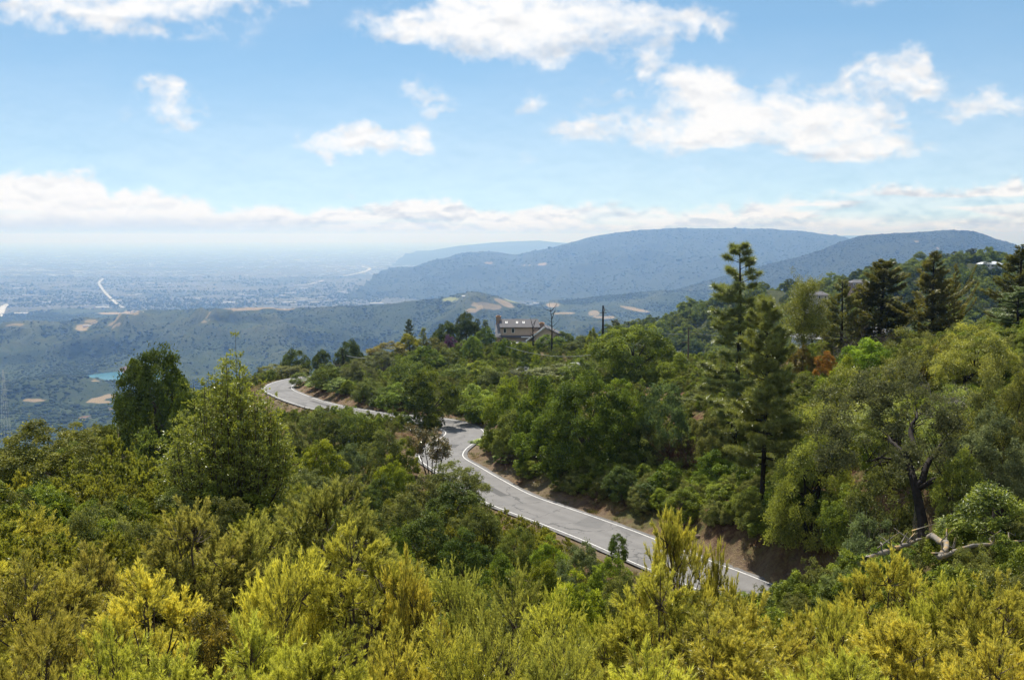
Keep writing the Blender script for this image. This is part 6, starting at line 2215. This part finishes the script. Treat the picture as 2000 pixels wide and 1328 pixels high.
def big_house():
    D = 322.0
    k = D / FPX                                  # metres per photo pixel here
    p0 = at(1000, 672, D)
    e = tag(empty('house', (p0[0], D, p0[2])), 'large tan stucco house with a grey roof, skylights and two chimneys on the ridge', 'house')
    X = lambda px: (px - 1000) * k * math.cos(PITCH)
    Z = lambda row: zat(row, D) - p0[2]
    zb = Z(700)
    # main block: eaves row 640, ridge row 628 set back
    obox(e, 'wall', STUCCO, (X(977), 0, Z(657)), (X(1052), 9, Z(638)))
    slab(e, 'roof', ROOF, (X(976), -.7, Z(640)), (X(1056), -.7, Z(640)), (X(1052), 4.6, Z(626.5)), (X(974), 4.6, Z(626.5)))
    slab(e, 'roof', ROOF, (X(1056), 9.7, Z(640)), (X(976), 9.7, Z(640)), (X(974), 4.6, Z(626.5)), (X(1052), 4.6, Z(626.5)))
    prism(e, 'gable', STUCCO, [(.15, 0), (9 - .15, 0), (4.6, 2.05)], 0, .3).matrix_local = Matrix(((0, 1, 0, X(1052) - .3), (1, 0, 0, 0), (0, 0, 1, Z(638.2)), (0, 0, 0, 1)))
    # lower storey, standing proud of the upper
    obox(e, 'wall', STUCCO, (X(972), -1.4, zb), (X(1046), 9, Z(657.02)))
    slab(e, 'roof', ROOF, (X(970), -2.1, Z(658.6)), (X(1040), -2.1, Z(658.6)), (X(1040), .02, Z(655.6)), (X(970), .02, Z(655.6)), .12)
    # the steep slate side at the left
    slab(e, 'side_roof', flat('weathered_slate', (.20, .20, .21), .8, .2, 1.5), (X(967), -1.6, Z(659)), (X(979), -1.2, Z(655)), (X(975), 4.0, Z(630)), (X(967.5), 4.0, Z(634)), .2)
    obox(e, 'wall', STUCCO, (X(967), .2, zb), (X(977), 8, Z(648)))
    for c in (986, 1002):
        f = obox(e, 'window', TRIM, (X(c) - .45, -.06, Z(650.5)), (X(c) + .45, .05, Z(641)))
        obox(f, 'pane', GLASS, (X(c) - .34, -.09, Z(649.7)), (X(c) + .34, -.05, Z(641.8)))
    for c in (979, 990):
        f = obox(e, 'window', TRIM, (X(c) - .5, -1.46, Z(671)), (X(c) + .5, -1.36, Z(661)))
        obox(f, 'pane', GLASS, (X(c) - .4, -1.5, Z(670.2)), (X(c) + .4, -1.455, Z(661.8)))
    for c in (989, 1010, 1023):
        t = .42
        z0, z1 = Z(640) + (Z(626.5) - Z(640)) * t, Z(640) + (Z(626.5) - Z(640)) * (t + .24)
        y0, y1 = -.7 + 5.3 * t, -.7 + 5.3 * (t + .24)
        f = slab(e, 'skylight', TRIM, (X(c) - .3, y0, z0 + .24), (X(c) + .3, y0, z0 + .24), (X(c) + .3, y1, z1 + .24), (X(c) - .3, y1, z1 + .24), .12)
        slab(f, 'pane', GLASS, (X(c) - .1, y0 + .15, z0 + .44), (X(c) + .1, y0 + .15, z0 + .44), (X(c) + .1, y1 - .15, z1 + .36), (X(c) - .1, y1 - .15, z1 + .36), .02)
    # chimneys
    for c, r0, r1, y in ((973, 648, 621, 3.2), (1059, 660, 633, 1.0)):
        f = obox(e, 'chimney', BRICKY, (X(c) - .75, y, Z(r0)), (X(c) + .75, y + 1.3, Z(r1)))
        obox(f, 'cap', COPPER, (X(c) - .85, y - .1, Z(r1) + .003), (X(c) + .85, y + 1.4, Z(r1 - 1.6)))
        obox(f, 'flue', BRICKY, (X(c) - .5, y + .2, Z(r1 - 1.6) + .003), (X(c) + .5, y + 1.0, Z(r1 - 3.4)))
    # right wing with a pale-edged sloping roof running down to the left
    obox(e, 'wing', STUCCO, (X(1040), -3.4, zb), (X(1092), 7, Z(650)))
    slab(e, 'roof', ROOF, (X(1028), -4.0, Z(664)), (X(1064), -4.0, Z(638)), (X(1064), 7.5, Z(638)), (X(1028), 7.5, Z(664)), .25)
    slab(e, 'fascia', TRIM, (X(1027.5), -4.14, Z(664.9)), (X(1064), -4.14, Z(638.4)), (X(1064), -4.02, Z(638.4)), (X(1027.5), -4.02, Z(664.9)), .42)  # white strip painting the glint along the roof's edge
    slab(e, 'roof', ROOF, (X(1064), -4.0, Z(638)), (X(1098), -4.0, Z(654)), (X(1098), 7.5, Z(654)), (X(1064), 7.5, Z(638)), .25)
    prism(e, 'gable', STUCCO, [(X(1040), Z(650) + .003), (X(1092), Z(650) + .003), (X(1064), Z(639.2))], -3.35, -3.0)
    f = obox(e, 'window', TRIM, (X(1070) - .6, -3.46, Z(662)), (X(1070) + .6, -3.36, Z(651)))
    obox(f, 'pane', GLASS, (X(1070) - .48, -3.5, Z(661)), (X(1070) + .48, -3.455, Z(652)))
    # low porch roof in front
    slab(e, 'porch_roof', ROOF_L, (X(996), -7.0, Z(672)), (X(1036), -7.0, Z(672)), (X(1032), -3.0, Z(666)), (X(1000), -3.0, Z(666)), .2)
    for c in (998, 1016, 1034):
        obox(e, 'post', TRIM, (X(c) - .1, -6.8, zb), (X(c) + .1, -6.6, Z(671.4)))
    # balcony with a pale rail
    obox(e, 'balcony', TRIM, (X(1018), -2.6, Z(658)), (X(1040), -1.42, Z(656.6)))


big_house()


def small_house(px, top, base, D, wpx, label, wall, roof, hip=True, zb=None, depth=8.0, nwin=5, rz=0.0):
    x = (px - 1000) / FPX * D * math.cos(PITCH)
    z = zat(base, D)
    h = zat(top, D) - z
    w = wpx / FPX * D
    e = tag(empty('house', (x, D, z), rz), label, 'house')
    wl = h * .62
    obox(e, 'wall', wall, (-w / 2, 0, -6), (w / 2, depth, wl))
    o = .6
    g = Geo()
    i = w * .2 if hip else 0
    v = [(-w / 2 - o, -o, wl + .003), (w / 2 + o, -o, wl + .003), (w / 2 + o, depth + o, wl + .003), (-w / 2 - o, depth + o, wl + .003), (-w / 2 + i, depth / 2, h), (w / 2 - i, depth / 2, h)]
    g.add(v, [(0, 1, 5, 4), (2, 3, 4, 5), (3, 2, 1, 0)])
    g.add(v, [(1, 2, 5), (3, 0, 4)])
    g.obj('roof', roof, e)
    for k in range(nwin):
        c = -w / 2 + w * (k + .5) / nwin
        f = obox(e, 'window', TRIM, (c - w * .065, -.08, wl * .30), (c + w * .065, .03, wl * .84))
        obox(f, 'pane', GLASS, (c - w * .05, -.12, wl * .36), (c + w * .05, -.075, wl * .78))
    return e


small_house(1941, 511, 524, 720, 38, 'white house with a pale roof high on the wooded hill at the right', WHITEW, flat('pale_blue_roof', (.55, .58, .62), .5, .4), depth=9)
small_house(1686, 547, 561, 650, 36, 'brown house with a dark hipped roof half hidden on the wooded hill', flat('brown_wall', (.20, .14, .10), .9, .1), ROOF, depth=9, nwin=4)
small_house(1604, 570, 586, 420, 34, 'grey-roofed house glimpsed behind the feathery tree', flat('grey_wall', (.40, .38, .36), .9, .1), ROOF, depth=8, nwin=3)
small_house(1592, 654, 674, 175, 44, 'pale blue-white building glimpsed behind the orange shrub', flat('bluish_wall', (.62, .66, .72), .8, .2), ROOF_L, False, depth=6, nwin=3)
small_house(1722, 642, 660, 172, 36, 'pale building glimpsed under the purplish leafless tree', flat('pale_wall', (.60, .62, .65), .8, .2), ROOF_L, False, depth=6, nwin=2)
small_house(1138, 710, 721, 205, 30, 'small shed with a pale grey roof below the dead tree', flat('shed_wall', (.32, .27, .22), .9, .1), flat('shed_roof', (.24, .25, .24), .8, .3), False, depth=4, nwin=2)
# houses on the foothills
for _i, (px, row, w, D, lab) in enumerate([(162, 646, 16, 5000, 'long pale house on the bare spur left of the dry grass patches'), (170, 632, 14, 5250, 'flat grey house on the crest above the long pale one'), (55, 633, 10, 5250, 'small pale house at the far left of the crest'),
                                           (270, 612, 8, 5250, 'tiny pale house at the right end of the straw field'), (385, 619, 8, 5150, 'tiny white house on the crest in the middle of the foothills'), (905, 606, 7, 5000, 'tiny pale house by the tan clearing right of centre')]):
    x = (px - 1000) / FPX * D * math.cos(PITCH)
    z = float(on_grid(np.array([x]), np.array([D * 1.0]), _fx, _fy, _Z0)[0])
    e = tag(empty('house', (x, D, z + 2)), lab, 'house', None)
    ww = w / FPX * D
    obox(e, 'wall', WHITEW if _i % 2 else STUCCO, (-ww / 2, 0, -8), (ww / 2, 12, 4))
    slab(e, 'roof', ROOF_L, (-ww / 2 - 1, -1, 4.01), (ww / 2 + 1, -1, 4.01), (ww / 2 + 1, 6, 7), (-ww / 2 - 1, 6, 7), .3)
    slab(e, 'roof', ROOF_L, (ww / 2 + 1, 13, 4.01), (-ww / 2 - 1, 13, 4.01), (-ww / 2 - 1, 6, 7), (ww / 2 + 1, 6, 7), .3)

# houses scattered over the great hill at the right
# ---- utility poles and wires
def pole(px, top, D, base_row, label, mat, rad, cross=True, xf=0.0):
    x = at(px, top, D)[0]
    z1, z0 = zat(top, D), zat(base_row, D)
    e = tag(empty('utility_pole', (x, D, z0)), label, 'utility pole', 'wooden utility poles')
    H = z1 - z0
    g = Geo()
    tube(g, [(0, 0, -1), (0, 0, H * .5), (0, 0, H)], [rad * 1.15, rad, rad * .85], 10, cap=True)
    g.obj('pole', mat, e, True)
    if cross:
        obox(e, 'crossarm', mat, (-.9 + xf, -.08, H * .80), (.9 + xf, .08, H * .80 + .14))
        for c in (-.8, .8):
            g = Geo()
            tube(g, [(c + xf, 0, H * .80 + .142), (c + xf, 0, H * .80 + .34)], [.06, .04], 6, cap=True)
            g.obj('insulator', TRIM, e)
    return e


e = pole(1178, 597, 262, 668, 'dark utility pole on the skyline right of the house', BARK_D, .26)
g = Geo()
tube(g, [(.3, -.3, 7.9), (.3, -.3, 8.6)], .22, 8, cap=True)
g.obj('transformer', ROOF_L, e)
g = Geo()
tube(g, [(0, 0, 9.0), (.9, 0, 9.25), (1.15, 0, 9.1)], [.04, .04, .09], 6)
g.obj('lamp_arm', ROOF_L, e)
e = pole(1345, 640, 196, 712, 'brown wooden pole left of the tall dark pine', POLEW, .15, False)
obox(e, 'arm', POLEW, (-1.25, -.06, 4.2), (0, .06, 4.34))


def wire(a, b, sag, rad, label, mat, nm='wire'):
    a, b = np.array(a, float), np.array(b, float)
    s = np.linspace(0, 1, 25)[:, None]
    p = a + (b - a) * s - np.array([0, 0, 1]) * sag * 4 * s * (1 - s)
    e = empty(nm, a)
    tag(e, label, 'wire', 'overhead wires')
    g = Geo()
    tube(g, p - a, rad, 4)
    g.obj('cable', mat, e)


wire(at(988, 676, 200), at(1160, 692, 200), 1.1, .035, 'pale cable sagging across the front of the dead trees', WIRE_L)
wire(at(1178, 600, 262), at(1232, 632, 420), .8, .05, 'wire running away right from the dark utility pole', WIRE)
wire(at(1333, 652, 196), at(1178, 612, 262), 1.6, .03, 'wire between the brown wooden pole and the dark one', WIRE)
wire(at(1345, 648, 196), at(1545, 655, 128), .6, .022, 'wire from the brown pole past the pines', WIRE)
wire(at(1545, 655, 128), at(1800, 657, 126), .3, .022, 'dark wire across the trunk of the feathery tree', WIRE)
wire(at(676, 694, 262), at(715, 699, 255), .2, .035, 'short wire before the dark flat-topped oak', WIRE_L)

# roadside marker and stakes
def stake(px, top, base, D, label, top_col):
    a, b = at(px, top, D), at(px - 1, base, D)
    e = tag(empty('marker_post', b), label, 'post')
    g = Geo()
    H = a[2] - b[2]
    tube(g, [(0, 0, -.3), (.05, 0, H * .55)], .05, 4)
    g.obj('post', TRIM, e)
    g = Geo()
    tube(g, [(.05, 0, H * .55 + .002), (.10, 0, H)], .045, 4, cap=True)
    g.obj('tip', top_col, e)


stake(768, 792, 822, 150, 'thin leaning marker post at the outer road edge', flat('rusty_iron', (.30, .17, .08), .8, .2, 3))
stake(595, 794, 808, 158, 'short marker post at the edge of the far road', POLEW)

# ---- the glinting power lines at the far left
def pylon(px, top, base, D, label):
    a = at(px, base, D)
    H = zat(top, D) - a[2]
    e = tag(empty('power_pylon', a), label, 'pylon', 'pale power pylons at the far left')
    g = Geo()
    w0, w1 = H * .10, H * .012
    lv = np.linspace(0, 1, 9)
    cs = [(-1, -1), (1, -1), (1, 1), (-1, 1)]
    for i in range(8):
        wa, wb = (w0 + (w1 - w0) * lv[i]) / 2, (w0 + (w1 - w0) * lv[i + 1]) / 2
        for c in range(4):
            A = np.array([cs[c][0] * wa, cs[c][1] * wa, lv[i] * H])
            B = np.array([cs[c][0] * wb, cs[c][1] * wb, lv[i + 1] * H])
            C_ = np.array([cs[(c + 1) % 4][0] * wb, cs[(c + 1) % 4][1] * wb, lv[i + 1] * H])
            tube(g, np.array([A, B]), .07, 3)
            tube(g, np.array([A, C_]), .035, 3)
    g.obj('lattice', WIRE_L, e)
    for z in (.72, .84, .95):
        g = Geo()
        tube(g, [(-H * .09, 0, z * H), (0, 0, z * H + H * .02), (H * .09, 0, z * H)], .07, 4)
        g.obj('crossarm', WIRE_L, e)


pylon(13, 722, 868, 900, 'tall pale lattice pylon rising from the slope at the left edge')
